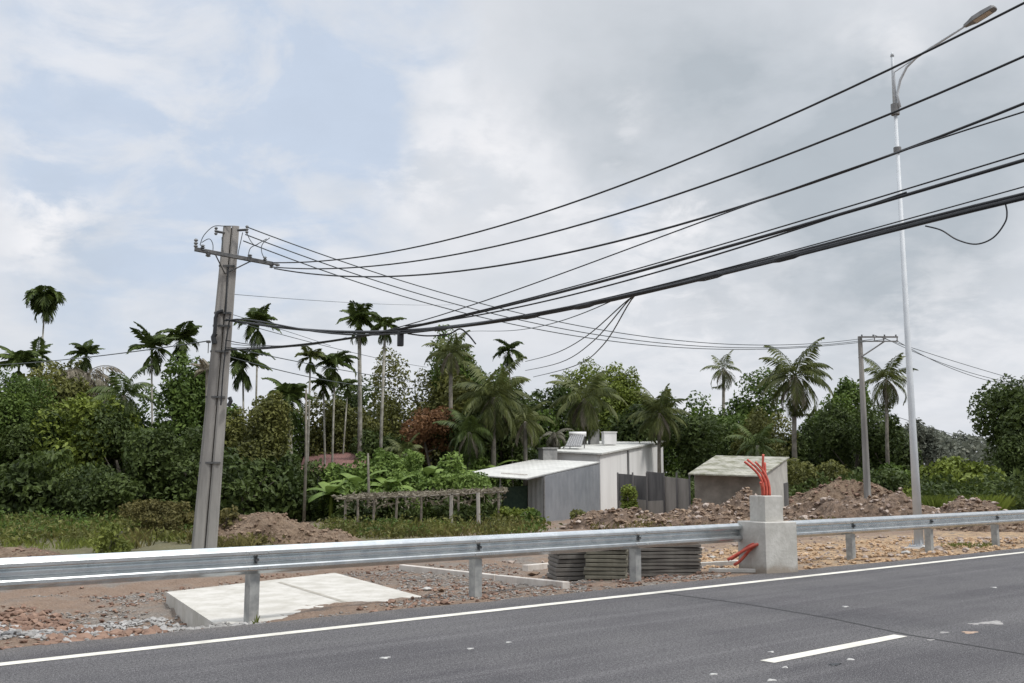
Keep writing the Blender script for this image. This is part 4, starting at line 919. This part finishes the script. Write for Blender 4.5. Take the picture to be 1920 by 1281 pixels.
def grass_patch(name, regions, mat, label, seed):
    g = np.random.default_rng(seed); VV = []
    for (px0, px1, Y0, Y1, n, h) in regions:
        Yg = g.uniform(Y0, Y1, n); pxg = g.uniform(px0, px1, n); x = (pxg - 960) / 1871 * Yg
        keep = fbm(x * .8, Yg * .8, seed, 3) > -.12; x, Yg = x[keep], Yg[keep]; k = len(x)
        z = gz(x, Yg) - .02; hh = h * g.uniform(.5, 1.3, k); az = g.uniform(0, 6.28, k); wv_ = np.stack([np.cos(az), np.sin(az), 0 * az], 1) * (.012 + np.minimum(.12 * hh, .05))[:, None] * .35
        ln = np.stack([g.normal(size=k), g.normal(size=k), 0 * az], 1) * (hh * .35)[:, None]; b = np.stack([x, Yg, z], 1); up = np.stack([0 * hh, 0 * hh, hh], 1)
        VV.append(np.stack([b - wv_, b + wv_, b + up * .6 + ln * .4 + wv_ * .7, b + up + ln], 1).reshape(-1, 3))
    V = np.concatenate(VV); o = mesh_np(name, V, [np.arange(len(V)).reshape(-1, 4)], mat, None, tuple(V[0]))
    return tag(o, label, kind='stuff')
grass_patch('grass', [(-60, 350, 31, 46, 7000, .28), (-60, 200, 28, 32, 500, .18), (120, 260, 28, 33, 700, .28)], LEAF['grass'], 'strip of green grass before the left trees', 21)
pg = lambda px, py: gp(px, py)
g0 = pg(460, 1150); g4 = pg(1860, 1030); g5 = pg(340, 1175)
grass_patch('grass', [(395, 492, 11.35, 12.05, 1100, .15), (330, 370, 11.7, 12.6, 250, .07), (140, 330, 11.2, 12.4, 260, .05), (1755, 1850, 22.8, 24.6, 500, .12)], LEAF['grass'], 'sparse green weeds round the rail posts and slab', 22)
grass_patch('grass', [(1715, 1870, 44, 50, 16000, .95)], LEAF['lime'], 'tall bright grass right of the street lamp', 23)
grass_patch('grass', [(1480, 1720, 50, 56, 1500, .5), (1110, 1420, 36.5, 42, 1100, .3), (1480, 1900, 39, 45, 1200, .3), (380, 480, 28, 33, 900, .3), (250, 372, 29, 36, 2500, .38), (620, 1000, 33, 39.5, 1300, .4), (60, 350, 33, 42, 900, .35)], LEAF['weed'], 'dry straw-coloured weeds on the earth heaps', 24)

def weed_patch(regions, mat, label, seed):
    g = np.random.default_rng(seed); C = []
    for (p0, p1, Y0, Y1, n, h) in regions:
        nc = n // 60; Yc = g.uniform(Y0, Y1, nc); xc = (g.uniform(p0, p1, nc) - 960) / 1871 * Yc; hc = h * g.uniform(.35, 1.3, nc); i = g.integers(0, nc, n)
        rr_ = g.normal(size=(n, 2)) * (.35 + .5 * hc[i])[:, None] * .5; x = xc[i] + rr_[:, 0]; y = Yc[i] + rr_[:, 1]; C.append(np.stack([x, y, gz(x, y) + hc[i] * g.random(n) ** .8], 1))
    C = np.concatenate(C); m = len(C); a = unit(g.normal(size=(m, 3)) + (0, 0, .5)); b = unit(np.cross(a, g.normal(size=(m, 3)))); l = g.uniform(.06, .22, m)
    V, Q = leaf_quads(C, a, b, l, l * g.uniform(.25, .6, m)); return tag(mesh_np('weeds', V, [Q], mat, None, tuple(C[0])), label, kind='stuff')
weed_patch([(600, 1010, 33, 39, 4200, .5), (-60, 370, 31, 43, 7000, .5)], LEAF['olive'], 'patchy olive weeds behind the rail and before the trellis', 51)
weed_patch([(590, 1000, 34, 39, 1600, .45), (-60, 380, 33, 45, 5000, .6), (1490, 1720, 48, 56, 2500, .5)], LEAF['mid'], 'patchy green weeds at the feet of the trees and trellis', 52)
weed_patch([(370, 520, 29, 33, 1500, .35), (1100, 1330, 37, 42, 1300, .35), (1480, 1900, 40, 46, 1300, .3)], LEAF['weed'], 'dry weeds sprouting from the earth and rubble heaps', 53)
# ------------------------------------------------------------------ earth mounds and rubble
DIRT = m_dirt('mound_earth', (.15, .10, .065), (.29, .21, .145), (.38, .31, .24))
DIRT2 = m_dirt('mound_rubble', (.12, .082, .058), (.27, .19, .135), (.42, .34, .28), 5)
def mound(pxc, hwpx, Y, ry, crest_py, mat, label, seed, rough=.18):
    xc = P(pxc, 900, Y)[0]; rx = hwpx * Y / 1871; h = P(pxc, crest_py, Y)[2] - float(gz(xc, Y))
    nx, ny = int(min(150, rx * 2 / .09)), int(min(70, ry * 2 / .12)); xs = np.linspace(-1.1, 1.1, nx); ys = np.linspace(-1.1, 1.1, ny); A, B = np.meshgrid(xs, ys, indexing='ij')
    x = xc + A * rx; y = Y + B * ry; wob = .35 * fbm(x * .5, y * .5, seed, 2); r2 = np.sqrt(A ** 2 + B ** 2) + wob
    prof = np.clip(1 - r2 ** 2, -.3, 1); z = gz(x, y) + h * np.sign(prof) * np.abs(prof) ** .85 * (.82 + .95 * fbm(x * .8, y * .8, seed + 3, 4)) + rough * np.clip(prof * 3, 0, 1) * (fbm(x * 2.2, y * 2.2, seed + 5, 4)) - .06
    ii = np.arange(nx * ny).reshape(nx, ny); q = np.stack([ii[:-1, :-1], ii[1:, :-1], ii[1:, 1:], ii[:-1, 1:]], -1).reshape(-1, 4)
    tag(mesh_np('earth_mound', np.stack([x, y, z], -1).reshape(-1, 3), [q], mat, None, (xc, Y, float(gz(xc, Y)))), label, kind='structure')
    return x, y, z, prof
def rocks(C, S, seed):
    g = np.random.default_rng(seed); n = len(C); base = np.array([(1, 0, 0), (-1, 0, 0), (0, 1, 0), (0, -1, 0), (0, 0, 1), (0, 0, -1), (.6, .6, .6), (-.6, .6, .6), (.6, -.6, .6), (-.6, -.6, .6)], float)
    tri = np.array([(4, 6, 7), (4, 7, 9), (4, 9, 8), (4, 8, 6), (6, 2, 7), (7, 1, 9), (9, 3, 8), (8, 0, 6), (6, 0, 2), (7, 2, 1), (9, 1, 3), (8, 3, 0), (5, 2, 0), (5, 1, 2), (5, 3, 1), (5, 0, 3)])
    V = base[None] * g.uniform(.65, 1.2, (n, 10, 1)); an = g.uniform(0, 6.28, n); c, s = np.cos(an), np.sin(an)
    sc = g.uniform(.6, 1.3, (n, 1, 3)) * np.array([1, 1, .7]); V = V * sc
    V = np.stack([V[..., 0] * c[:, None] - V[..., 1] * s[:, None], V[..., 0] * s[:, None] + V[..., 1] * c[:, None], V[..., 2]], -1)
    V = V * np.asarray(S)[:, None, None] + np.asarray(C)[:, None, :]
    T_ = (tri[None] + (np.arange(n) * 10)[:, None, None]).reshape(-1, 3)
    return V.reshape(-1, 3), T_
RUB = m_rock('rubble_clods', (.14, .09, .06), (.33, .245, .175)); RUBP = m_rock('rubble_pale', (.24, .18, .15), (.48, .41, .36)); GRV = m_rock('gravel_stones', (.17, .155, .14), (.40, .38, .36)); CLAYR = m_rock('clay_clods', (.15, .09, .065), (.32, .21, .155)); SANDR = m_rock('sand_clods', (.32, .20, .11), (.55, .40, .26))
def rubble_on(surf, n, smin, smax, mat, label, seed, name='rubble', pmin=.0):
    x, y, z, pr = surf; g = np.random.default_rng(seed); f = np.flatnonzero(pr.ravel() > pmin); i = g.choice(f, n)
    C = np.stack([x.ravel()[i] + g.uniform(-.06, .06, n), y.ravel()[i] + g.uniform(-.08, .08, n), z.ravel()[i]], 1); S = smin + (smax - smin) * g.random(n) ** 4
    V, T_ = rocks(C, S, seed); tag(mesh_np(name, V, [T_], mat, None, tuple(C[0])), label, kind='stuff')
s1 = mound(540, 140, 31.5, 1.7, 952, DIRT, 'brown earth mound right of the leaning pole', 61)
rubble_on(s1, 1100, .015, .10, RUB, 'brown clods on the mound by the leaning pole', 62)
s1b = mound(440, 80, 31, 1.4, 968, DIRT, 'low earth mound behind the leaning pole foot', 66); rubble_on(s1b, 500, .02, .08, RUB, 'clods on the low mound by the pole', 67)
s2 = mound(1255, 190, 39, 2.6, 940, DIRT2, 'long rubble heap before the white house', 71, .3)
rubble_on(s2, 2600, .02, .15, RUB, 'brown rubble lumps before the white house', 72); rubble_on(s2, 420, .02, .20, RUBP, 'pale rubble lumps before the white house', 73)
s3 = mound(1585, 140, 52, 3.0, 906, DIRT, 'high brown earth heap behind the far pole', 81, .3); rubble_on(s3, 1200, .03, .16, CLAYR, 'clay clods on the heap behind the far pole', 82)
s4 = mound(1660, 290, 42, 2.2, 932, DIRT2, 'long low rubble bank behind the right part of the rail', 91, .25)
rubble_on(s4, 2000, .02, .14, RUB, 'brown rubble lumps behind the right part of the rail', 92); rubble_on(s4, 1000, .02, .18, RUBP, 'pale rubble lumps behind the right part of the rail', 93)
s7 = mound(1385, 75, 42.5, 1.5, 930, DIRT2, 'small rubble heap before the mossy roofed shed', 88, .25); rubble_on(s7, 700, .02, .15, RUB, 'brown lumps before the mossy roofed shed', 89); rubble_on(s7, 200, .02, .17, RUBP, 'pale lumps before the mossy roofed shed', 90)
s5 = mound(1850, 120, 36, 2.0, 944, DIRT2, 'low rubble bank at the right edge behind the rail', 95, .2); rubble_on(s5, 1300, .03, .13, RUB, 'brown lumps at the right edge behind the rail', 96)
s6 = mound(20, 190, 24, 1.5, 1022, DIRT, 'low reddish earth ridge at far left behind the rail', 97, .1); rubble_on(s6, 500, .02, .07, CLAYR, 'clay clods on the far left ridge', 98)

def scatter(name, n, u0, u1, v0, v1, smin, smax, mat, label, seed, power=3, thr=-.2):
    g = np.random.default_rng(seed); u = g.uniform(u0, u1, n); v = g.uniform(v0, v1, n); v = np.maximum(v, edge_v(u) - .02 + .12 * g.random(n)); keep = fbm(u * 1.1, v * 1.1, seed, 3) > thr; u, v = u[keep], v[keep]
    x = du[0] * u + dv[0] * v; y = du[1] * u + dv[1] * v; S = smin + (smax - smin) * g.random(len(u)) ** power
    C = np.stack([x, y, gz(x, y) + S * .2], 1)
    # keep stones off the slab
    poly = np.array([p[:2] for p in sc_]); inside = np.ones(len(C), bool)
    for i in range(5):
        a, b = poly[i], poly[(i + 1) % 5]; inside &= ((b[0] - a[0]) * (C[:, 1] - a[1]) - (b[1] - a[1]) * (C[:, 0] - a[0])) > -.03
    C, S = C[~inside], S[~inside]
    V, T_ = rocks(C, S, seed); return tag(mesh_np(name, V, [T_], mat, None, tuple(C[0])), label, kind='stuff')
scatter('gravel', 26000, 3.0, 13.5, 10.4, 17, .006, .03, GRV, 'grey gravel around the white slab', 201, 2.2, -.05)
scatter('gravel', 9000, 2.2, 14, 10.4, 18, .008, .05, CLAYR, 'small brown earth clods among the gravel by the slab', 211, 5, -.1)
scatter('rubble', 14000, -3, 4.1, 10.3, 16, .010, .08, CLAYR, 'reddish clay clods at far left below the rail', 202)
scatter('gravel', 5000, 2.6, 5.2, 10.45, 13.8, .012, .05, m_rock('pale_gravel', (.24, .235, .225), (.44, .43, .42)), 'pale chippings left of the white slab', 203, 2)
scatter('rubble', 9000, 15.5, 30, 10.25, 16, .010, .07, SANDR, 'sandy orange clods below the rail on the right', 204)
scatter('rubble', 1200, 14, 30, 10.3, 18, .02, .11, RUBP, 'pale stones under the rail on the right', 205)
scatter('rubble', 1200, 6.5, 13, 10.35, 14, .012, .06, CLAYR, 'brown clods by the second rail post', 206, thr=0.0)
# larger single stones
STONE = m_rock('pale_stone', (.40, .39, .37), (.62, .61, .58))
for i, (px, py, s, lab) in enumerate(((256, 1006, .16, 'pale stone left of the leaning pole foot, at the grass edge'), (318, 1006, .20, 'larger pale stone nearest the leaning pole foot'), (285, 1012, .13, 'small pale stone between two larger ones by the pole'), (585, 1003, .14, 'pale stone at the right end of the brown mound'),
                        (800, 1110, .10, 'flat pale stone at the right corner of the white slab'), (828, 1108, .08, 'small brown-grey stone beside the slab corner'), (1228, 1080, .09, 'brown stone before the wide panel stack'), (1000, 1080, .12, 'dark lump beside the short concrete beam'), (1335, 1048, .09, 'pale stone beside the white beam'), (1700, 1040, .1, 'pale lump beside the street lamp foot'), (1735, 1030, .13, 'white chunk right of the street lamp foot'), (1600, 1000, .16, 'grey chunk under the rail right of the block'))):
    p = gp(px, py); V, T_ = rocks([p + (0, 0, s * .3)], [s], 300 + i); tag(mesh_np('stone', V, [T_], STONE if i not in (6, 7, 5) else RUB, None, tuple(p)), lab, 'stone', 'loose stones on the verge')

# ------------------------------------------------------------------ litter on the road
LIT = simple('pale_litter', (.28, .28, .28), (.50, .50, .48), 20, .9); MORT = simple('dried_mortar', (.20, .195, .19), (.36, .35, .34), 30, .95); ORG = simple('orange_litter', (.34, .22, .15), (.46, .36, .28), 20, .9)
def splat(px, py, rx, ry, mat, label, name='mortar_splash', cat='litter', h=.012, seed=0, grp=None):
    p = G(px, py, 0); gg = random.Random(seed); k = 14; V = []; 
    for s_, z in ((1, .001), (.8, h * .5), (.35, h * .6)):
        for j in range(k):
            an = 2 * math.pi * j / k; rr_ = s_ * (1 + .3 * math.sin(3 * an + seed) + .18 * gg.uniform(-1, 1)); V.append(uv(*(np.array([p[:2] @ du, p[:2] @ dv]) + (math.cos(an) * rx * rr_, math.sin(an) * ry * rr_)), z))
    fs = [(a * k + j, a * k + (j + 1) % k, (a + 1) * k + (j + 1) % k, (a + 1) * k + j) for a in (0, 1) for j in range(k)] + [tuple(2 * k + j for j in range(k))]
    tag(MB().add(V, fs).build(name, mat, None, p), label, cat, grp)
splat(1862, 1168, .17, .10, MORT, 'largest pale splash of dried mortar on the road at right', seed=1, h=.008)
splat(1828, 1170, .08, .05, MORT, 'small pale mortar smear left of the largest splash', seed=2, h=.006)
splat(1818, 1186, .10, .06, ORG, 'orange-tinted smear on the road below the largest splash', seed=3, h=.006)
splat(1770, 1186, .06, .04, MORT, 'small grey smear left of the orange-tinted one', seed=4, h=.005)
splat(1745, 1200, .05, .03, MORT, 'faint pale smear above the road joint', seed=9, h=.005)
for i, (px, py, s, lab) in enumerate(((722, 1234, .045, 'white scrap of litter on the road at lower middle, leftmost pair member'), (882, 1217, .035, 'white scrap of litter above the middle of the lane'), (953, 1205, .03, 'tiny white scrap nearest the edge line'), (1337, 1265, .04, 'white scrap left of the lane dash near the bottom'), (1594, 1237, .04, 'white scrap under the middle of the lane dash'), (1472, 1252, .03, 'tiny white scrap below the left end of the dash'), (1446, 1223, .03, 'tiny white scrap above the left end of the dash'), (1864, 1102, .05, 'white scrap on the far right of the road'), (1585, 1138, .05, 'white scrap in the lane above the joint'), (1446, 1276, .04, 'white scrap at the very bottom near the dash'))):
    splat(px, py, s, s * .7, LIT, lab, name='litter', seed=20 + i, h=.015, grp='scraps on the road')
splat(1565, 1247, .07, .035, BLACK, 'small black scrap of rubber below the lane dash', name='rubber_scrap', seed=40, h=.02)

# ------------------------------------------------------------------ buildings
def quadwall(a, b, z0a, z0b, z1a, z1b, th=.12):
    """upright wall from plan point a to b"""
    a, b = np.asarray(a, float), np.asarray(b, float); d = b - a; d /= np.linalg.norm(d); nn = np.array([-d[1], d[0]]) * th
    lo = [np.array([*a, z0a]), np.array([*b, z0b]), np.array([*(b + nn), z0b]), np.array([*(a + nn), z0a])]; hi = [np.array([*a, z1a]), np.array([*b, z1b]), np.array([*(b + nn), z1b]), np.array([*(a + nn), z1a])]
    return MB().hexa(lo, hi)
def roof_slab(c, th=.07):
    c = [np.asarray(p, float) for p in c]; return MB().hexa([p - (0, 0, th) for p in c], c)
# white house with single-pitch roof
hA, hB, hC, hD = P(1125, 850, 57), P(1243, 828, 70), P(1100, 828, 71.5), P(1038, 846, 58.2)
house = thing('white_house', 'long white house with single-pitch pale roof in the middle distance', 'house', (hA[0], hA[1], -.6))
zb = -.8
ROOFW = m_corrugated('pale_sheet_roof', (.44, .44, .42), (.56, .56, .53), 'X', .25, .05, rough=.6, bstr=.35)
quadwall(hA[:2], hB[:2], zb, zb, hA[2] - .08, hB[2] - .08, .15).build('wall', WHITEWALL, house)
quadwall(hD[:2], hA[:2] - (.16, 0), zb, zb, hD[2] - .08, hA[2] - .1, .15).build('wall', WHITEWALL, house)
quadwall(hC[:2], hD[:2] + (0, .17), zb, zb, hC[2] - .1, hD[2] - .1, .15).build('wall', WHITEWALL, house)
quadwall(hB[:2] - (.16, 0), hC[:2] + (.17, 0), zb, zb, hB[2] - .1, hC[2] - .1, .15).build('wall', WHITEWALL, house)
ov = .25
rc = [hD + (-ov, -ov, .02), hA + (ov * .3, -ov, .0), hB + (ov, ov, .06), hC + (-ov, ov, .06)]
roof = roof_slab(rc, .09).build('roof', ROOFW, house)
# downpipe and panel seams on the long wall
dw = (hB - hA); dw2 = dw[:2] / np.linalg.norm(dw[:2]); nw = np.array([dw2[1], -dw2[0]])
for t, r in ((.38, .06),):
    q_ = hA[:2] + dw[:2] * t + nw * .07; MB().tube([(*q_, zb), (*q_, hA[2] + dw[2] * t - .15)], r, 6).build('downpipe', LAMPGREY, house)
# rooftop stair head and parapet
HGREY = simple('grey_render', (.20, .20, .20), (.30, .30, .29), 3, .9)
c = P(1142, 818, 64); MB().box(c + (0, 0, -.15), (.82, .6, .75), .2).box(c + (0, 0, .25), (.90, .68, .07), .2).build('stair_head', WHITEWALL, house)
c = P(1113, 818, 66); MB().box(c + (0, 0, -.1), (.62, .6, 1.1), .2).build('chimney', HGREY, house)
# solar water heater on the roof
sw = P(1080, 836, 59.5); sol = thing('solar_water_heater', 'solar water heater with white tank on the white house roof', 'water heater', sw)
pb0, pb1 = P(1060, 838, 59.3), P(1090, 838, 59.3); pt0, pt1 = P(1069, 818, 60.3), P(1096, 818, 60.3)
MB().hexa([pb0, pb1, pt1, pt0], [p + (0, .02, .06) for p in (pb0, pb1, pt1, pt0)]).build('panel', simple('solar_tubes', (.16, .165, .17), (.26, .26, .26), 6, .4), sol)
mb = MB()
for t in range(7): mb.tube([pb0 + (pb1 - pb0) * (t + .5) / 7 + (0, -.04, .05), pt0 + (pt1 - pt0) * (t + .5) / 7 + (0, -.04, .05)], .035, 6)
mb.build('tubes', simple('tube_glass', (.22, .22, .23), (.34, .34, .34), 9, .25), sol)
MB().tube([P(1067, 814, 60.4), P(1099, 814, 60.4)], .14, 10).build('tank', WHITEWALL, sol, smooth=True)
for p in (pt0, pt1): MB().tube([p + (0, .3, 0), np.array([p[0], p[1] + .3, sw[2] - .2])], .03, 5).build('stand', DARKSTEEL, sol)
# dark cistern beside the roof edge
c = P(1027, 852, 57.5); tag(MB().box(c + (0, 0, -1.2), (.85, .9, 3.0), .3, .02).box(c + (0, 0, .34), (.95, 1.0, .08), .3).build('concrete_pillar', HGREY, None, (c[0], c[1], -.6)), 'dark grey block wall stub left of the white house roof', 'wall stub')
# grey corrugated shed with white lean-to roof
CORR = m_corrugated('grey_corrugated', (.22, .235, .26), (.28, .295, .32), 'X', .22, .25); CORRL = m_corrugated('pale_corrugated', (.34, .36, .37), (.42, .43, .44), 'X', .22, .2)
sA, sB = P(1020, 893, 48), P(1124, 869, 54.5)
shed = thing('corrugated_shed', 'grey corrugated metal shed with white lean-to roof', 'shed', (sA[0], sA[1], -.5))
quadwall(sA[:2], sB[:2], -.8, -.8, sA[2] - .03, sB[2] - .03, .06).build('wall', CORR, shed)
sL = P(990, 897, 48.6)
quadwall(sL[:2], sA[:2] - (.06, 0), -.8, -.8, sL[2] - .03, sA[2] - .05, .06).build('front_panel', CORRL, shed)
MB().tube([(*(sA[:2] + (0, -.03)), -.8), (*(sA[:2] + (0, -.03)), sA[2])], .05, 6).build('corner_post', LAMPGREY, shed)
r0, r1, r2, r3 = P(862, 889, 47.5), P(986, 897, 46.6), P(1124, 866, 54.6), P(1003, 861, 58)
roof_slab([r0, r1, r2, r3], .05).build('roof', ROOFW, shed)
pp = P(938, 896, 47.6); MB().tube([(pp[0], pp[1], -.6), (pp[0], pp[1], pp[2])], .045, 6).build('roof_post', GALV_POST, shed)
GREENNET = simple('green_netting', (.05, .09, .07), (.08, .13, .10), 7, .9)
n0, n1 = P(944, 920, 49.5)[:2], P(989, 920, 49.2)[:2]; quadwall(n0, n1, -.6, -.6, 1.1, 1.2, .04).build('side_netting', GREENNET, shed)
MB().tube([r1 + (.02, -.03, -.06), r2 + (.02, -.03, -.06)], .035, 6).build('flashing', LAMPGREY, shed)
# boards on the lean-to roof
beam('roof_batten', (r0 * .5 + r1 * .5) * .9 + r2 * .05 + r3 * .05 + (0, 0, .06), (r0 * .1 + r1 * .9) * .9 + r2 * .09 + r3 * .01 + (0, 0, .06), .06, .05, KERB, 'thin pale batten lying on the lean-to roof near its eave', 'batten')
# dark sheet fence beside the white house
FEN = simple('dark_fence_sheet', (.045, .045, .048), (.13, .125, .125), 2, .8, streak=True); FENL = simple('pale_fence_board', (.17, .16, .145), (.30, .28, .26), 2, .9, streak=True)
fen = thing('sheet_fence', 'dark patched sheet fence with pale boards between house and mossy shed', 'fence', P(1160, 940, 53))
fp = [(1158, 53.5), (1186, 53.2), (1212, 53), (1244, 52.6), (1268, 52.2), (1292, 51.8)]
ftop = [(888, 890), (891, 893), (884, 887), (893, 897), (896, 899)]
for i in range(5):
    a, b = P(fp[i][0], 900, fp[i][1]), P(fp[i + 1][0], 900, fp[i + 1][1]); za, zb_ = P(fp[i][0], ftop[i][0], fp[i][1])[2], P(fp[i + 1][0], ftop[i][1], fp[i + 1][1])[2]
    if i < 3:
        quadwall(a[:2], b[:2] - (.02, 0), -.1, -.1, za, zb_, .05).build('sheet', FEN, fen); quadwall(a[:2] + (0, -.06), b[:2] + (-.02, -.06), -.7, -.7, .35 + .1 * (i % 2), .4, .05).build('board', FENL, fen)
    else: quadwall(a[:2], b[:2] - (.02, 0), -.7, -.7, za, zb_, .05).build('board', FENL, fen)
for i in range(6):
    a = P(fp[i][0], 900, fp[i][1]); MB().tube([(a[0], a[1] - .1, -.8), (a[0], a[1] - .1, P(fp[i][0], 886, fp[i][1])[2])], .045, 6).build('post', FEN, fen)
# mossy roofed shed on the right
MOSS = m_corrugated('mossy_sheet_roof', (.25, .245, .21), (.37, .36, .31), 'X', .2, 0, (.15, .15, .10), .9, bstr=.4)
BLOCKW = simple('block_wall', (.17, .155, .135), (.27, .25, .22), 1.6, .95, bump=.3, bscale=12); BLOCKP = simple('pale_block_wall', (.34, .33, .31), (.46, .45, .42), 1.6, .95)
e0, e1, e2, e3 = P(1290, 888, 46), P(1428, 892, 45.2), P(1480, 857, 50.5), P(1342, 854, 51.5)
ms = thing('block_shed', 'low grey block shed with mossy sheet roof behind the red pipes', 'shed', ((e0[0] + e1[0]) / 2, 46, -.5))
roof_slab([e0, e1, e2, e3], .06).build('roof', MOSS, ms)
w0, w1, w2, w3 = P(1303, 900, 46.6)[:2], P(1434, 900, 46.3)[:2], P(1476, 880, 50.2)[:2], P(1345, 880, 51.1)[:2]
zr = lambda p: e0[2] + (e3[2] - e0[2]) * (p[1] - 45.8) / 5.4
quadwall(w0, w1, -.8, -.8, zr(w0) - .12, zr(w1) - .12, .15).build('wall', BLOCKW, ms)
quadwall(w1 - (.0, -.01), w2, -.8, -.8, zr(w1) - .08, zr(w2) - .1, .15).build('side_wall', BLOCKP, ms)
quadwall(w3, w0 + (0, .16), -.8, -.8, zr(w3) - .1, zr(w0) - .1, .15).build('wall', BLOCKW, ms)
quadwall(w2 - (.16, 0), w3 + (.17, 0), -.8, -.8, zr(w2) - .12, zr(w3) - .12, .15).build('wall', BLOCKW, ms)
dd0 = w1 + (w2 - w1) * .80; dd1 = w1 + (w2 - w1) * 1.0; dn_ = np.array([.02, -.01])
quadwall(dd0 + dn_, dd1 + dn_, -.6, -.6, 1.3, 1.35, .03).build('door', FEN, ms)
# reddish roof glimpsed between the trees
REDR = m_corrugated('reddish_roof', (.15, .075, .065), (.22, .115, .10), 'X', .25, 0, rough=.85)
rh = thing('red_roof_house', 'house glimpsed between trees, with a faded red roof', 'house', P(630, 950, 58))
q0, q1, q2, q3 = P(560, 884, 56), P(700, 882, 55), P(692, 848, 60), P(572, 850, 61)
roof_slab([q0, q1, q2, q3], .08).build('roof', REDR, rh)
quadwall(P(572, 900, 56.5)[:2], P(695, 900, 55.6)[:2], -.8, -.8, q0[2] - .1, q1[2] - .1, .15).build('wall', BLOCKP, rh)

# ------------------------------------------------------------------ low trellis with dry vines
tr_ = thing('vine_trellis', 'low post trellis roofed with dry vines, left of the grey shed', 'trellis', (P(800, 950, 41)[0], 41, -.5))
WOOD = simple('grey_wood', (.13, .115, .095), (.26, .235, .20), 5, .9)
for i, (px, Y) in enumerate(((648, 40.5), (672, 42.5), (700, 40.5), (742, 40.8), (790, 42.8), (846, 40), (898, 39.6), (936, 42.5), (760, 44), (860, 44))):
    x = P(px, 950, Y)[0]; zg = float(gz(x, Y)); zt_ = .78 + .25 * (px - 640) / 300
    MB().tube([(x, Y, zg - .2), (x + random.uniform(-.05, .05), Y, zt_)], .05 if i not in (5, 6) else .075, 6).build('post', WOOD if i not in (5, 6) else simple('pale_post', (.30, .28, .25), (.42, .40, .36)), tr_)
xa, xb = P(636, 940, 40)[0], P(945, 928, 40)[0]
for Y in (39.8, 42, 44.2): MB().tube([(xa, Y, .74), ((xa + xb) / 2, Y, .85), (xb, Y, 1.02)], .03, 5).build('rail', WOOD, tr_)
g = np.random.default_rng(77); m = 2100; x = g.uniform(xa - .2, xb + .1, m); y = g.uniform(39.6, 44.6, m); zt_ = .80 + .26 * (x - xa) / (xb - xa) + .10 * fbm(x * 1.5, y * 1.5, 3, 3) + g.normal(size=m) * .03 - .5 * (g.random(m) < .12) * g.random(m)
a = unit(g.normal(size=(m, 3)) * (1, 1, .5)); b = unit(np.cross(a, g.normal(size=(m, 3)))); V, Q = leaf_quads(np.stack([x, y, zt_], 1), a, b, g.uniform(.14, .4, m), g.uniform(.04, .12, m))
mesh_np('dry_vines', V, [Q], LEAF['dry'], tr_)['kind'] = 'stuff'
